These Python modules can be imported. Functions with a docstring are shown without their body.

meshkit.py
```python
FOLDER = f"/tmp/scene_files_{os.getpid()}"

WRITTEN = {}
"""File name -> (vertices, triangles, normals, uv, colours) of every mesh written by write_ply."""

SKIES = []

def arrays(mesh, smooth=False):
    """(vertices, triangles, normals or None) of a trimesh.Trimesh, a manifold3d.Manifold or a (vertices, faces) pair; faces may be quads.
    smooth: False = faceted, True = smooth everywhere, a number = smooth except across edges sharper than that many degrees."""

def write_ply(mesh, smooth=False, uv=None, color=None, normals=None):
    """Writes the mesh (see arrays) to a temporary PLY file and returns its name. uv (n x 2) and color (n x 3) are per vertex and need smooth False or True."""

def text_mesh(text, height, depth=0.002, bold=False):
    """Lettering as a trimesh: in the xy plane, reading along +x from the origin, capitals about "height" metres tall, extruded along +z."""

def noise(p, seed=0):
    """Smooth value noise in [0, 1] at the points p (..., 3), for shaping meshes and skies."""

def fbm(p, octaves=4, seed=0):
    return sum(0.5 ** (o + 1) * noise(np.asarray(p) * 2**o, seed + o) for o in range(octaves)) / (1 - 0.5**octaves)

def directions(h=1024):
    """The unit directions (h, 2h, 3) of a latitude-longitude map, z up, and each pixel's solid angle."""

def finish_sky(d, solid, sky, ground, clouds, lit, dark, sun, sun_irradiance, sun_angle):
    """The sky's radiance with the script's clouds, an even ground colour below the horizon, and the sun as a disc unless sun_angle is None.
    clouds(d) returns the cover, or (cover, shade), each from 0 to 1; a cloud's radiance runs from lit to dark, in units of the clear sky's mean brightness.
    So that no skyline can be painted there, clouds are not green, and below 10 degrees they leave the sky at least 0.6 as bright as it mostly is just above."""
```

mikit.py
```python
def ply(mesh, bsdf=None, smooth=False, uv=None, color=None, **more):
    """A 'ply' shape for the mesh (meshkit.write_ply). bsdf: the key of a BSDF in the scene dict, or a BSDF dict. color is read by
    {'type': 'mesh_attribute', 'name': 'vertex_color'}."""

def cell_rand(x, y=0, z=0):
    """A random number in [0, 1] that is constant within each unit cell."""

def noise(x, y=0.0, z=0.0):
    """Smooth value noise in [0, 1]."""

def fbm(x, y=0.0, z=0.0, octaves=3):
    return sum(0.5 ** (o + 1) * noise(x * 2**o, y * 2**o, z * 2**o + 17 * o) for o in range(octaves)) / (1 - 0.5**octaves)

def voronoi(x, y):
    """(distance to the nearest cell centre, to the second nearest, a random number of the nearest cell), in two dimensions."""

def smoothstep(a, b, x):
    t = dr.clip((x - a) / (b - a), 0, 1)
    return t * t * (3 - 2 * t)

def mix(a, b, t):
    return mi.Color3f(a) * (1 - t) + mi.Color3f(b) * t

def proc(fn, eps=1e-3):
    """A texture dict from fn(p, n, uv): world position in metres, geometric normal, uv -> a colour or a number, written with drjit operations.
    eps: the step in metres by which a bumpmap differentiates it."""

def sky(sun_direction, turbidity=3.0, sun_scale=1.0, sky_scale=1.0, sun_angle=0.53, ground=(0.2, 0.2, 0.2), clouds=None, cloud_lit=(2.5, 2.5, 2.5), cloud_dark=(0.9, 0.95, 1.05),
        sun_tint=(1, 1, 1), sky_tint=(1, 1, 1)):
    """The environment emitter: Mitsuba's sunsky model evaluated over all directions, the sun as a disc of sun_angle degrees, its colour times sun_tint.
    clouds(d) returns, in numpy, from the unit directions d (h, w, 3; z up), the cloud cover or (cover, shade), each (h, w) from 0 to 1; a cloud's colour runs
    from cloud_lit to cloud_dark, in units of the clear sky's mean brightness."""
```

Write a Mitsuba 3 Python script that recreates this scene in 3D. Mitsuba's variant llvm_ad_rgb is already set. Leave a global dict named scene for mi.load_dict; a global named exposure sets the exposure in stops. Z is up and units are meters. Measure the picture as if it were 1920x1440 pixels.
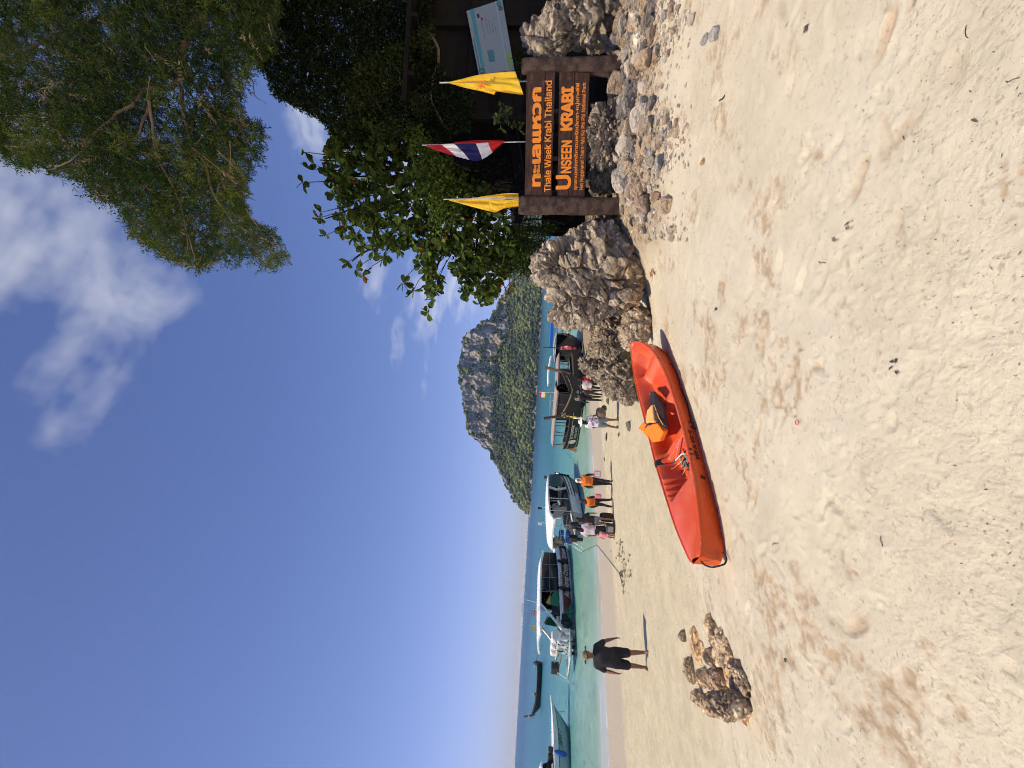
import math, random, glob
import numpy as np, trimesh, drjit as dr, mitsuba as mi, mikit, meshkit
import manifold3d as m3
from shapely.geometry import Polygon
from scipy.interpolate import PchipInterpolator
from scipy.ndimage import gaussian_filter, map_coordinates
from mikit import proc, noise, fbm, smoothstep, mix
random.seed(5); RNG = np.random.default_rng(5)
T = mi.ScalarTransform4f
PI = math.pi
scene, labels = {'type': 'scene'}, {}

# ---------------------------------------------------------------- camera (the phone was held sideways, so the frame lies on its side)
EYE = np.array([0., 0., 3.75]); FPX = 730.0
PITCH, ROLL = math.radians(3.49), math.radians(3.18)
FW = np.array([0, math.cos(PITCH), math.sin(PITCH)])
_r0, _u0 = np.array([1., 0, 0]), np.array([0, -math.sin(PITCH), math.cos(PITCH)])
RT = math.cos(ROLL) * _r0 + math.sin(ROLL) * _u0
UP = math.cos(ROLL) * _u0 - math.sin(ROLL) * _r0
scene['camera'] = {'type': 'perspective', 'fov': math.degrees(2 * math.atan(960 / FPX)), 'fov_axis': 'x', 'near_clip': 0.05, 'far_clip': 60000.0,
                   'to_world': T().look_at(origin=EYE.tolist(), target=(EYE + FW).tolist(), up=RT.tolist())}
def ray(px, py):
    return FPX * FW + RT * (720 - py) - UP * (px - 960)
def at(px, py, Y):
    """a point of the place at depth Y along the ray of a picture position, used to read off where things stand"""
    d = ray(px, py); return EYE + d * (Y / d[1])
def azel(px, py):
    d = ray(px, py); return d / np.linalg.norm(d)

def ss(a, b, x):
    t = np.clip((x - a) / (b - a), 0, 1); return t * t * (3 - 2 * t)
# ---------------------------------------------------------------- sun and sky
SUN = np.array([-0.86, -0.40, 1.62])
exposure = 1.55
CL = [(np.array(azel(px, py)), a, b, k) for px, py, a, b, k in [
    (100, 470, .28, .11, .60), (240, 550, .10, .09, .52), (30, 400, .2, .14, .58), (170, 620, .08, .06, .48), (50, 590, .14, .10, .48),
    (600, 240, .05, .05, .8), (690, 520, .07, .04, .6), (800, 560, .09, .04, .8), (860, 530, .07, .05, .9), (890, 470, .09, .06, 1.1),
    (660, 210, .06, .06, .6), (780, 330, .1, .1, .7), (910, 330, .2, .08, .8), (800, 690, .10, .015, .5), (745, 640, .10, .018, .46), (900, 700, .2, .03, .25)]]
def clouds(d):
    p = d / np.maximum(d[..., 2:3] + .25, .05)
    q = np.stack([p[..., 0] * 1.0 + p[..., 1] * .5, p[..., 1] * 1.0 - p[..., 0] * .4, p[..., 2] * 0], -1)
    wisp = meshkit.fbm(q * np.array([6., 17., 1]) + 3 * meshkit.fbm(q * 4, 2, 9)[..., None], 6, 3)
    fine = meshkit.fbm(q * 26 + 5, 3, 8)
    cover = np.zeros(d.shape[:2])
    for c, a, b, k in CL:
        e = d - c
        up = np.array([0, 0, 1.]) - c * c[2]; up /= np.linalg.norm(up); sd = np.cross(c, up)
        g = np.exp(-.5 * ((e @ sd / a) ** 2 + (e @ up / b) ** 2)) * (d @ c > 0)
        cover = np.maximum(cover, k * g)
    c = np.clip((cover * (2.3 * wisp - .1) - .36 + .7 * (fine - .5) * cover) * 1.35, 0, 1)
    az = np.arctan2(d[..., 0], d[..., 1])
    other = np.clip((wisp - .56) * 2.5, 0, .7) * (np.abs(az) > 1.2)
    c = np.maximum(c, other)
    veil = .10 * ss(.02, .5, d[..., 2]) * (.9 + .2 * wisp)                      # thin high haze that pales the blue
    c = c * .50
    tot = 1 - (1 - c) * (1 - veil)
    return np.clip(tot, 0, .85), np.clip(1 - c * 1.25 / np.maximum(tot, 1e-6), 0, 1)
scene['daylight'] = mikit.sky(SUN.tolist(), turbidity=2.8, sky_scale=1.02, clouds=clouds, cloud_lit=(2.5, 2.55, 2.75), cloud_dark=(.62, .82, 1.6), sky_tint=(1.0, .92, 1.24), sun_tint=(1.0, .985, .92), ground=(.3, .28, .23))

# ---------------------------------------------------------------- helpers
def V(*a): return np.array(a, float)
def unit(v): v = np.asarray(v, float); return v / np.linalg.norm(v)
def free(key):
    if not any(k == key or k.startswith(key + '__') for k in used): used.add(key); return key
    n = 1
    while f'{key}_{n:03d}' in used: n += 1
    used.add(f'{key}_{n:03d}'); return f'{key}_{n:03d}'
used = set()
def thing(name, label, cat, group=None, kind=None):
    k = free(name); labels[k] = {'label': label, 'category': cat}
    if group: labels[k]['group'] = group
    if kind: labels[k]['kind'] = kind
    return k
def put(key, mesh, bsdf, smooth=30, color=None, M=None, **kw):
    if isinstance(mesh, list): mesh = trimesh.util.concatenate(mesh)
    if color is not None and smooth not in (True, False): smooth = True
    sh = mikit.ply(mesh, bsdf, smooth=smooth, color=color, **kw)
    if M is not None: sh['to_world'] = T(M)
    scene[key] = sh; used.add(key); return key
def part(par, name, mesh, bsdf, smooth=30, label=None, kind=None, **kw):
    k = free(par + '__' + name)
    put(k, mesh, bsdf, smooth, **kw)
    if label or kind: labels[k] = {a: b for a, b in (('label', label), ('kind', kind)) if b}
    return k
def mat(name, rgb, rough=.6, spec=.4, metal=0., **kw):
    scene[name] = {'type': 'twosided', 'bsdf': {'type': 'principled', 'base_color': {'type': 'rgb', 'value': list(rgb)}, 'roughness': rough, 'specular': spec, 'metallic': metal, **kw}}
    return name
VC = {'type': 'mesh_attribute', 'name': 'vertex_color'}
def box(x0, x1, y0, y1, z0, z1):
    b = trimesh.creation.box((x1 - x0, y1 - y0, z1 - z0)); b.apply_translation(((x0 + x1) / 2, (y0 + y1) / 2, (z0 + z1) / 2)); return b
def rbox(sx, sy, sz, r=.01, seg=8):
    """rounded box centred on the origin"""
    s = m3.Manifold.sphere(r, seg); c = []
    for a in (-1, 1):
        for b in (-1, 1):
            for d in (-1, 1): c.append(s.translate((a * (sx / 2 - r), b * (sy / 2 - r), d * (sz / 2 - r))))
    return tm(m3.Manifold.batch_hull(c))
def tm(man):
    m = man.to_mesh(); return trimesh.Trimesh(np.array(m.vert_properties[:, :3], float), np.array(m.tri_verts), process=False)
def mt(t):
    return m3.Manifold(m3.Mesh(np.array(t.vertices, np.float32), np.array(t.faces, np.uint32)))
def tube(pts, r, n=6, cap=True):
    """tube along points; r a number or one per point"""
    P = np.asarray(pts, float); r = np.broadcast_to(np.asarray(r, float), (len(P),))
    tan = np.gradient(P, axis=0); tan /= np.maximum(np.linalg.norm(tan, axis=1, keepdims=True), 1e-9)
    a = np.array([.3, .2, .93]); 
    if abs(tan[0] @ a) > .9: a = np.array([1., 0, 0])
    u = np.cross(tan[0], a); u /= np.linalg.norm(u); rings = []
    for i in range(len(P)):
        u = u - tan[i] * (u @ tan[i]); u /= max(np.linalg.norm(u), 1e-9); w = np.cross(tan[i], u)
        th = np.arange(n) * 2 * PI / n
        rings.append(P[i] + r[i] * (np.cos(th)[:, None] * u + np.sin(th)[:, None] * w))
    v = np.vstack(rings); f = []
    for i in range(len(P) - 1):
        for j in range(n):
            a_, b_ = i * n + j, i * n + (j + 1) % n
            f += [(a_, b_, b_ + n), (a_, b_ + n, a_ + n)]
    if cap:
        v = np.vstack([v, P[0], P[-1]]); k = len(v)
        for j in range(n): f += [(k - 2, (j + 1) % n, j), (k - 1, (len(P) - 1) * n + j, (len(P) - 1) * n + (j + 1) % n)]
    return trimesh.Trimesh(v, np.array(f), process=False)
def bar(a, b, w, h=None, up=(0, 0, 1)):
    """square bar from a to b"""
    a, b = np.asarray(a, float), np.asarray(b, float); h = h or w; d = unit(b - a); up = np.asarray(up, float)
    if abs(d @ up) > .95: up = np.array([1., 0, 0])
    s = unit(np.cross(d, up)); u = np.cross(s, d)
    v = [p + s * (i * w / 2) + u * (j * h / 2) for p in (a, b) for i, j in ((-1, -1), (1, -1), (1, 1), (-1, 1))]
    f = [(0, 2, 1), (0, 3, 2), (4, 5, 6), (4, 6, 7)] + [t for i in range(4) for t in ((i, (i + 1) % 4, 4 + (i + 1) % 4), (i, 4 + (i + 1) % 4, 4 + i))]
    return trimesh.Trimesh(np.array(v), np.array(f), process=False)
def grid(Pt, closed=False):
    """faces over an array of points (n, m, 3); closed joins the second way round"""
    n, m = Pt.shape[:2]; i, j = np.meshgrid(np.arange(n - 1), np.arange(m if closed else m - 1), indexing='ij')
    a, b = i * m + j, i * m + (j + 1) % m
    f = np.concatenate([np.stack([a, b, b + m], -1).reshape(-1, 3), np.stack([a, b + m, a + m], -1).reshape(-1, 3)])
    return trimesh.Trimesh(Pt.reshape(-1, 3), f, process=False)
def frame(p, yaw=0., pitch=0., roll=0., s=1.):
    c = trimesh.transformations.euler_matrix(roll, pitch, yaw, 'sxyz'); c[:3, :3] *= s; c[:3, 3] = p; return c
def moved(mesh, M):
    m = mesh.copy(); m.apply_transform(M); return m
FONTS = '/opt/blender-*/*/datafiles/fonts/'
def lettering(text, height, depth=.004, font='NotoSansThai*', bold=0, slant=0., squeeze=1.):
    """letters as a mesh reading along +x, standing in +y, thick in +z, capitals about HEIGHT tall"""
    from PIL import Image, ImageDraw, ImageFont
    from shapely import affinity, box as sbox, union_all
    ft = ImageFont.truetype(glob.glob(FONTS + font)[0], 96)
    x0, y0, x1, y1 = ft.getbbox(text, anchor='ls', stroke_width=bold)
    im = Image.new('L', (int(x1 - x0 + 8), int(y1 - y0 + 8))); ImageDraw.Draw(im).text((4 - x0, 4 - y0), text, 255, ft, anchor='ls', stroke_width=bold)
    on = np.pad(np.asarray(im) > 127, ((0, 0), (1, 1))).astype(np.int8)
    rows, st = np.nonzero(np.diff(on, axis=1) == 1); en = np.nonzero(np.diff(on, axis=1) == -1)[1]
    sh = union_all(sbox(st, -rows - 1, en, -rows)).buffer(.6).buffer(-.6).simplify(.8); s = height / 70.
    sh = affinity.affine_transform(sh, [s * squeeze, slant * s, 0, s, -4 * s, (4 - y0) * s])
    return trimesh.util.concatenate([trimesh.creation.extrude_polygon(g, depth, engine='earcut') for g in getattr(sh, 'geoms', [sh])])

# ---------------------------------------------------------------- plain materials
mat('mat_white', (.78, .78, .76), .35, .5); mat('mat_offwhite', (.62, .60, .55), .5)
mat('mat_black', (.018, .018, .02), .55); mat('mat_charcoal', (.035, .036, .04), .6); mat('mat_rubber', (.02, .02, .022), .75, .25)
mat('mat_grey', (.28, .28, .28), .5); mat('mat_darkgrey', (.09, .09, .095), .5); mat('mat_steel', (.6, .6, .6), .3, .5, 1.0)
mat('mat_blue', (.03, .12, .5), .5); mat('mat_navy', (.018, .02, .06), .7); mat('mat_red', (.55, .03, .035), .6); mat('mat_maroon', (.14, .012, .014), .3, .5)
mat('mat_green', (.02, .2, .09), .35); mat('mat_yellow', (.8, .52, .03), .6); mat('mat_pink', (.75, .25, .33), .7); mat('mat_orange', (.85, .2, .02), .65)
mat('mat_skin', (.36, .2, .13), .5, .35); mat('mat_darkskin', (.22, .115, .07), .5, .35); mat('mat_hair', (.015, .012, .01), .4); mat('mat_rope', (.3, .27, .22), .9, .1)
mat('mat_darkrope', (.05, .045, .04), .9, .1); mat('mat_seagreenpaint', (.36, .5, .45), .4)
# ---------------------------------------------------------------- the setting: beach, sea
_prof = PchipInterpolator([-200, -60, -20, -8, 0, 3, 6, 10, 13, 15, 17, 18.5, 20, 23, 30, 60, 200], [-9, -6, -2.2, -.7, 0, .07, .17, .33, .60, .88, 1.38, 1.70, 1.9, 2.15, 2.4, 3.2, 5.])
def shore(X, Y): return (27.7 + .68 * X - Y + 1.2 * np.sin(X * .16 + .6) - .7) / 1.21
def gz0(X, Y):
    z = _prof(np.clip(shore(X, Y), -199, 199))
    return z + .55 * ss(4.9, 7.7, Y) * ss(1.9, 3.7, X) * (1 - .75 * ss(9, 15, Y)) * (1 - .3 * ss(8, 14, X))
RX0, RX1, RY0, RY1, RC = -15., 11., .2, 20., .0125
_nx, _ny = int((RX1 - RX0) / RC), int((RY1 - RY0) / RC)
H = np.zeros((_ny, _nx), np.float32); DAMP = np.zeros((_ny, _nx), np.float32)
def stamp(x, y, L, W, ang, depth, rim, damp=0.):
    R = max(L, W) * 1.5; i0, i1 = int((y - R - RY0) / RC), int((y + R - RY0) / RC); j0, j1 = int((x - R - RX0) / RC), int((x + R - RX0) / RC)
    if i0 < 0 or j0 < 0 or i1 >= _ny or j1 >= _nx: return
    yy, xx = np.mgrid[i0:i1, j0:j1]; xx = RX0 + (xx + .5) * RC - x; yy = RY0 + (yy + .5) * RC - y
    u, v = xx * math.cos(ang) + yy * math.sin(ang), -xx * math.sin(ang) + yy * math.cos(ang)
    w = W * (1 + .25 * u / L)
    q = np.sqrt((u / (L / 2)) ** 2 + (v / (w / 2)) ** 2)
    H[i0:i1, j0:j1] += -depth * (1 - ss(.35, 1.0, q)) + rim * np.exp(-((q - 1.15) / .22) ** 2) * (.6 + .4 * np.cos(np.arctan2(v, u) - 1))
    if damp: DAMP[i0:i1, j0:j1] = np.maximum(DAMP[i0:i1, j0:j1], damp * (1 - ss(.5, 1.25, q)))
r = np.random.default_rng(11)
def prints(n, xr, yr, dmp, sc=1., dep=1.):
    for _ in range(n):
        x, y = r.uniform(*xr), r.uniform(*yr); a = r.uniform(0, 6.28)
        stamp(x, y, r.uniform(.2, .3) * sc, r.uniform(.08, .12) * sc, a, r.uniform(.006, .020) * dep, r.uniform(.002, .006) * dep, (r.random() < dmp) * r.uniform(.2, .6))
prints(60, (-3.5, 3.5), (.5, 4), .3, 1, .8); prints(170, (-6, 6), (2.5, 8), .22, 1, .8); prints(420, (-12, 8), (5, 19), .08, 1., .8)
for _ in range(4200):                                                    # small divots, toes, crab holes, drips
    y = .6 + 18.4 * math.sqrt(r.random()); x = r.uniform(-1.1, 1.1) * (y * .9 + 1); s = r.uniform(.025, .085)
    stamp(x, y, s * r.uniform(1, 2.6), s, r.uniform(0, 6.28), s * r.uniform(.08, .2), s * r.uniform(.03, .1), (r.random() < .05) * .35)
for _ in range(9):                                                      # trails of feet across the beach
    x, y, a = r.uniform(-5, 5), r.uniform(1.5, 9), r.uniform(0, 6.28)
    for k in range(12):
        x += .62 * math.cos(a); y += .62 * math.sin(a); a += r.normal(0, .06); s = (-1) ** k * .1
        stamp(x - s * math.sin(a), y + s * math.cos(a), .27, .1, a, r.uniform(.014, .026), .006, (r.random() < .25) * .6)
yy, xx = np.mgrid[0:_ny:2, 0:_nx:2]
pp = np.stack([RX0 + xx * RC, RY0 + yy * RC, 0 * xx + .5], -1)
up2 = lambda a: np.repeat(np.repeat(a, 2, 0), 2, 1)[:_ny, :_nx]
lump = .030 * (meshkit.fbm(pp * 1.6, 3, 4) - .5) + .007 * (meshkit.fbm(pp * np.array([4.6, 4., 1]), 3, 5) - .5)
rg = np.abs(meshkit.fbm(pp * 7 + 2 * meshkit.fbm(pp * 3, 2, 1)[..., None], 3, 6) - .5)
busy = ss(.42, .6, meshkit.fbm(pp * .9, 3, 7))
lump += .002 * (ss(.0, .12, rg) - 1) * busy
crumb = meshkit.fbm(pp * 17 + 3 * meshkit.fbm(pp * 7, 2, 2)[..., None], 3, 12); lump += (.006 * ss(.60, .68, crumb) + .003 * (crumb - .5)) * (.1 + .9 * busy) - .006 * ss(.62, .70, meshkit.fbm(pp * 11 + 9, 3, 15))
patch = ss(.54, .60, meshkit.fbm(pp * np.array([2.3, 2.3, 1]) + 1.2 * meshkit.fbm(pp * 5, 3, 31)[..., None], 4, 21)) * ss(.44, .54, meshkit.fbm(pp * np.array([9, 12, 1.]), 4, 22)) * (.35 + .65 * ss(.40, .58, meshkit.fbm(pp * 26, 2, 26))) * ss(.30, .42, meshkit.fbm(pp * .6, 2, 23))
lump -= .006 * patch * (meshkit.fbm(pp * 20, 2, 24) + .3)
H += gaussian_filter(up2(lump), .6); DAMP = np.maximum(DAMP * (.4 + 1.0 * gaussian_filter(up2(ss(.4, .6, meshkit.fbm(pp * 9, 3, 25))), 1)), up2(patch) * .95)
flat = lambda X, Y: .35 + .65 * ss(11, 15.5, shore(X, Y))
def _samp(A, X, Y):
    X, Y = np.asarray(X, float), np.asarray(Y, float)
    return map_coordinates(A, [np.atleast_1d((Y - RY0) / RC - .5), np.atleast_1d((X - RX0) / RC - .5)], order=1, mode='nearest').reshape(X.shape)
def edge(X, Y): return ss(0, .8, X - RX0) * ss(0, .8, RX1 - X) * ss(0, .5, Y - RY0) * ss(0, 1.5, RY1 - Y)
def gz(X, Y):
    X, Y = np.asarray(X, float), np.asarray(Y, float); s = shore(X, Y)
    return gz0(X, Y) + _samp(H, X, Y) * edge(X, Y) * flat(X, Y) * ss(.5, 4.5, s)
def hit(px, py, lift=0.):
    """where the ray of a picture position meets the sand"""
    d = ray(px, py); t = np.linspace(.5, 60, 6000) / d[1]; P = EYE + d * t[:, None]
    k = np.argmax(P[:, 2] < gz(P[:, 0], P[:, 1]) + lift); return P[k]
az = np.radians(np.concatenate([np.linspace(-180, -60, 60)[:-1], np.linspace(-60, 60, 700)[:-1], np.linspace(60, 180, 60)]))
rad = np.concatenate([[.02, .2, .4], np.geomspace(.6, 24, 640), np.geomspace(25, 900, 40)])
A_, R_ = np.meshgrid(az, rad); BX, BY = R_ * np.sin(A_), R_ * np.cos(A_); BZ = gz(BX, BY)
P3 = np.stack([BX, BY, BZ], -1); S_ = shore(BX, BY)
dm = _samp(DAMP, BX, BY) * edge(BX, BY)
sp = meshkit.fbm(P3 * 2.1, 4, 41); sp2 = meshkit.fbm(P3 * np.array([9., 9, 9]), 3, 42)
col = np.array([.672, .632, .50]) * (0.93 + .22 * (sp - .5) + .22 * (sp2 - .5))[..., None]
pale = ss(.45, .65, meshkit.fbm(P3 * .7, 3, 43)); col = col * (1 - .35 * pale[..., None]) + np.array([.715, .69, .58]) * .35 * pale[..., None]
col = col * (1 - dm[..., None]) + np.array([.50, .395, .265]) * (.9 + .4 * (sp2 - .5))[..., None] * dm[..., None]
low = (1 - ss(13.5, 16.5, S_ + 1.6 * (sp - .5)))[..., None]; col = col * (1 - low) + np.array([.63, .585, .43]) * (.9 + .3 * (sp2 - .5) + .3 * (sp - .5))[..., None] * low
wet = (1 - ss(3.2, 4.1, S_ + .5 * (sp - .5)))[..., None]; col = col * (1 - wet) + np.array([.46, .425, .355]) * wet
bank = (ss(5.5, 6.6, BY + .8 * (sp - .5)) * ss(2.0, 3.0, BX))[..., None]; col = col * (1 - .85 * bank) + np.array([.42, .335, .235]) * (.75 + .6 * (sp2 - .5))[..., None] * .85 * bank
def f_grain(p, n, uv):
    g = noise(p.x * 260, p.y * 260, p.z * 260); h = fbm(p.x * 60, p.y * 60, p.z * 60, 2); k = fbm(p.x * 14, p.y * 14, p.z * 14, 2)
    return dr.clip(smoothstep(.70, .95, g) * .5 + smoothstep(.62, .80, h) * .4 * smoothstep(.4, .6, k) + .05, 0, 1)
def f_grain_h(p, n, uv): return noise(p.x * 130, p.y * 130, p.z * 130) * .3 + fbm(p.x * 40, p.y * 40, p.z * 40, 3)
scene['mat_sand'] = {'type': 'bumpmap', 'arbitrary': proc(f_grain_h, .003), 'scale': .010, 'bsdf': {'type': 'blendbsdf', 'weight': proc(f_grain),
    'bsdf_0': {'type': 'twosided', 'bsdf': {'type': 'diffuse', 'reflectance': VC}}, 'bsdf_1': {'type': 'diffuse', 'reflectance': {'type': 'rgb', 'value': [.26, .19, .12]}}}}
put('sand_beach', grid(P3, False), 'mat_sand', True, color=col.reshape(-1, 3)); labels['sand_beach'] = {'kind': 'structure', 'label': 'pale sand beach covered in footprints'}

# sea: turquoise in the shallows, deeper blue away from the shore
def f_sea(p, n, uv):
    s = -(27.7 + .68 * p.x - p.y + 1.2 * dr.sin(p.x * .16 + .6) - .7) / 1.21
    w = (fbm(p.x * .12, p.y * .25, 3, 3) - .5); d = s * (1 + .25 * w) + 2.0 * w
    c = mix(mi.Color3f(.37, .375, .30), mi.Color3f(.20, .335, .27), smoothstep(0., 3.5, d))
    c = mix(c, mi.Color3f(.08, .25, .24), smoothstep(4, 16., d))
    c = mix(c, mi.Color3f(.024, .125, .155), smoothstep(12, 50., d))
    c = mix(c, mi.Color3f(.012, .06, .10), smoothstep(50, 300., d))
    e = s + .5 * (fbm(p.x * 1.1, p.y * 1.1, 5, 2) - .5) - .15
    foam = (1 - smoothstep(.0, .28, dr.abs(e))) * .32 * smoothstep(.36, .58, noise(p.x * 2.3, p.y * 2.3, 1))
    e2 = s - 1.5 + 1.0 * (fbm(p.x * .7, p.y * .7, 8, 2) - .5)
    foam = foam + (1 - smoothstep(.0, .15, dr.abs(e2))) * .22 * smoothstep(.45, .6, noise(p.x * 1.7, p.y * 1.7, 2))
    return mix(c, mi.Color3f(.75, .75, .70), dr.clip(foam, 0, 1))
def f_wave(p, n, uv):
    s = -(27.7 + .68 * p.x - p.y) / 1.21
    sm = smoothstep(.3, 3., s)
    x, y = p.x * .83 - p.y * .56, p.x * .56 + p.y * .83
    return sm * (fbm(x * 1.4, y * 2.6, 0, 3) * .55 + fbm(x * .25, y * .7, 4, 2) * 1.0 + noise(x * 6, y * 9) * .05)
scene['mat_sea'] = {'type': 'bumpmap', 'arbitrary': proc(f_wave, .02), 'scale': .42, 'bsdf': {'type': 'principled', 'base_color': proc(f_sea), 'roughness': .2, 'specular': .22}}
az = np.radians(np.linspace(-80, 80, 240)); rad = np.concatenate([np.geomspace(12, 400, 300), np.geomspace(420, 30000, 40)])
A_, R_ = np.meshgrid(az, rad); WX, WY = R_ * np.sin(A_), R_ * np.cos(A_)
wv = (meshkit.fbm(np.stack([WX * .35, WY * .8, 0 * WX], -1), 3, 77) - .5) * .10 * ss(.5, 6, -shore(WX, WY)) * (1 - ss(150, 400, R_))
put('sea', grid(np.stack([WX, WY, wv], -1), False), 'mat_sea', True); labels['sea'] = {'kind': 'structure', 'label': 'calm turquoise sea'}
# ---------------------------------------------------------------- the headland across the bay
HS = [(515, 1352), (485, 1335), (430, 1290), (410, 1240), (385, 1190), (355, 1150), (320, 1110), (298, 1062), (296, 1045), (258, 1028), (225, 985), (190, 962), (165, 920), (163, 870), (150, 830), (145, 790), (135, 720), (118, 650), (116, 570), (122, 500), (135, 430), (165, 388), (200, 372), (222, 345), (250, 325), (300, 308), (308, 280), (332, 240), (335, 210), (360, 170), (400, 90), (425, 10), (430, -150), (420, -400), (470, -900)]
HP = np.array([at(820 + a / 3, 500 + b / 3, 955.) for a, b in HS])
HX = np.maximum.accumulate(HP[:, 0] + np.arange(len(HP)) * .3)
hz = lambda X: np.interp(X, HX, HP[:, 2] + 1)
BS = [(515, 1352), (440, 1290), (420, 1240), (390, 1190), (370, 1150), (335, 1110), (315, 1062), (310, 1028), (325, 960), (335, 900), (318, 840), (322, 760), (335, 700), (348, 650), (346, 540), (372, 440), (415, 380), (425, 330), (400, 280), (375, 240), (380, 210), (380, 170), (410, 90), (430, 10), (440, -150), (430, -400), (480, -900)]
BP = np.array([at(820 + a / 3, 500 + b / 3, 940.) for a, b in BS]); bz = lambda X: np.interp(X, np.maximum.accumulate(BP[:, 0] + np.arange(len(BP)) * .3), BP[:, 2])
cx = np.linspace(HX[0] - 4, HX[-1], 460)
hN = meshkit.fbm(np.stack([cx * .045, 0 * cx, 0 * cx], -1), 4, 61) - .5
Ht = np.maximum(hz(cx) + 9 * hN * ss(0, 30, hz(cx)), -6); Bt = np.minimum(bz(cx), Ht - 1.)
v = np.linspace(0, 1, 190)[:, None]
a, b, c = np.clip(v / .35, 0, 1), np.clip((v - .35) / .4, 0, 1), np.clip((v - .75) / .25, 0, 1)
yb = 35 + .55 * np.clip(Bt, 0, 200)
LY = 885 + (cx * .05) + yb * a + 8 * b + 150 * c * (Ht > 0)
LZ = -8 + (Bt + 8) * (a ** .85) + (Ht - Bt) * (b ** .8) - (Ht + 8) * ss(.25, 1, c)
LP = np.stack([np.broadcast_to(cx, LY.shape), LY, LZ], -1)
cliff = ss(.05, .2, b) * (1 - ss(.0, .3, c))
fl = meshkit.fbm(LP * np.array([.05, .05, .014]), 4, 62); fl2 = np.abs(meshkit.fbm(LP * np.array([.09, .09, .03]), 3, 63) - .5) * 2; fl3 = meshkit.fbm(LP * np.array([.2, .2, .16]), 3, 64)
LP[..., 1] += (-(fl - .5) * 44 + (fl2 - .3) * 18 + (fl3 - .5) * 9) * (.25 + .75 * cliff) * ss(0, 25, Ht)
LP[..., 2] += (fl3 - .5) * 5 * (1 - c) * ss(.02, .1, v)
g1 = meshkit.fbm(LP * np.array([.03, .03, .022]), 4, 65); g2 = meshkit.fbm(LP * np.array([.2, .2, .03]), 4, 66); g3 = meshkit.fbm(LP * .11, 3, 67)
col = np.array([.26, .25, .23]) * (.15 + 1.75 * g2)[..., None]
sz = np.clip((LZ - Bt) / np.maximum(Ht - Bt, 1), 0, 1)
tan = (ss(.50, .60, g1) * (1 - ss(.35, .75, sz)))[..., None] * .8; col = col * (1 - tan) + np.array([.46, .36, .25]) * (.6 + .8 * g2)[..., None] * tan
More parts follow.
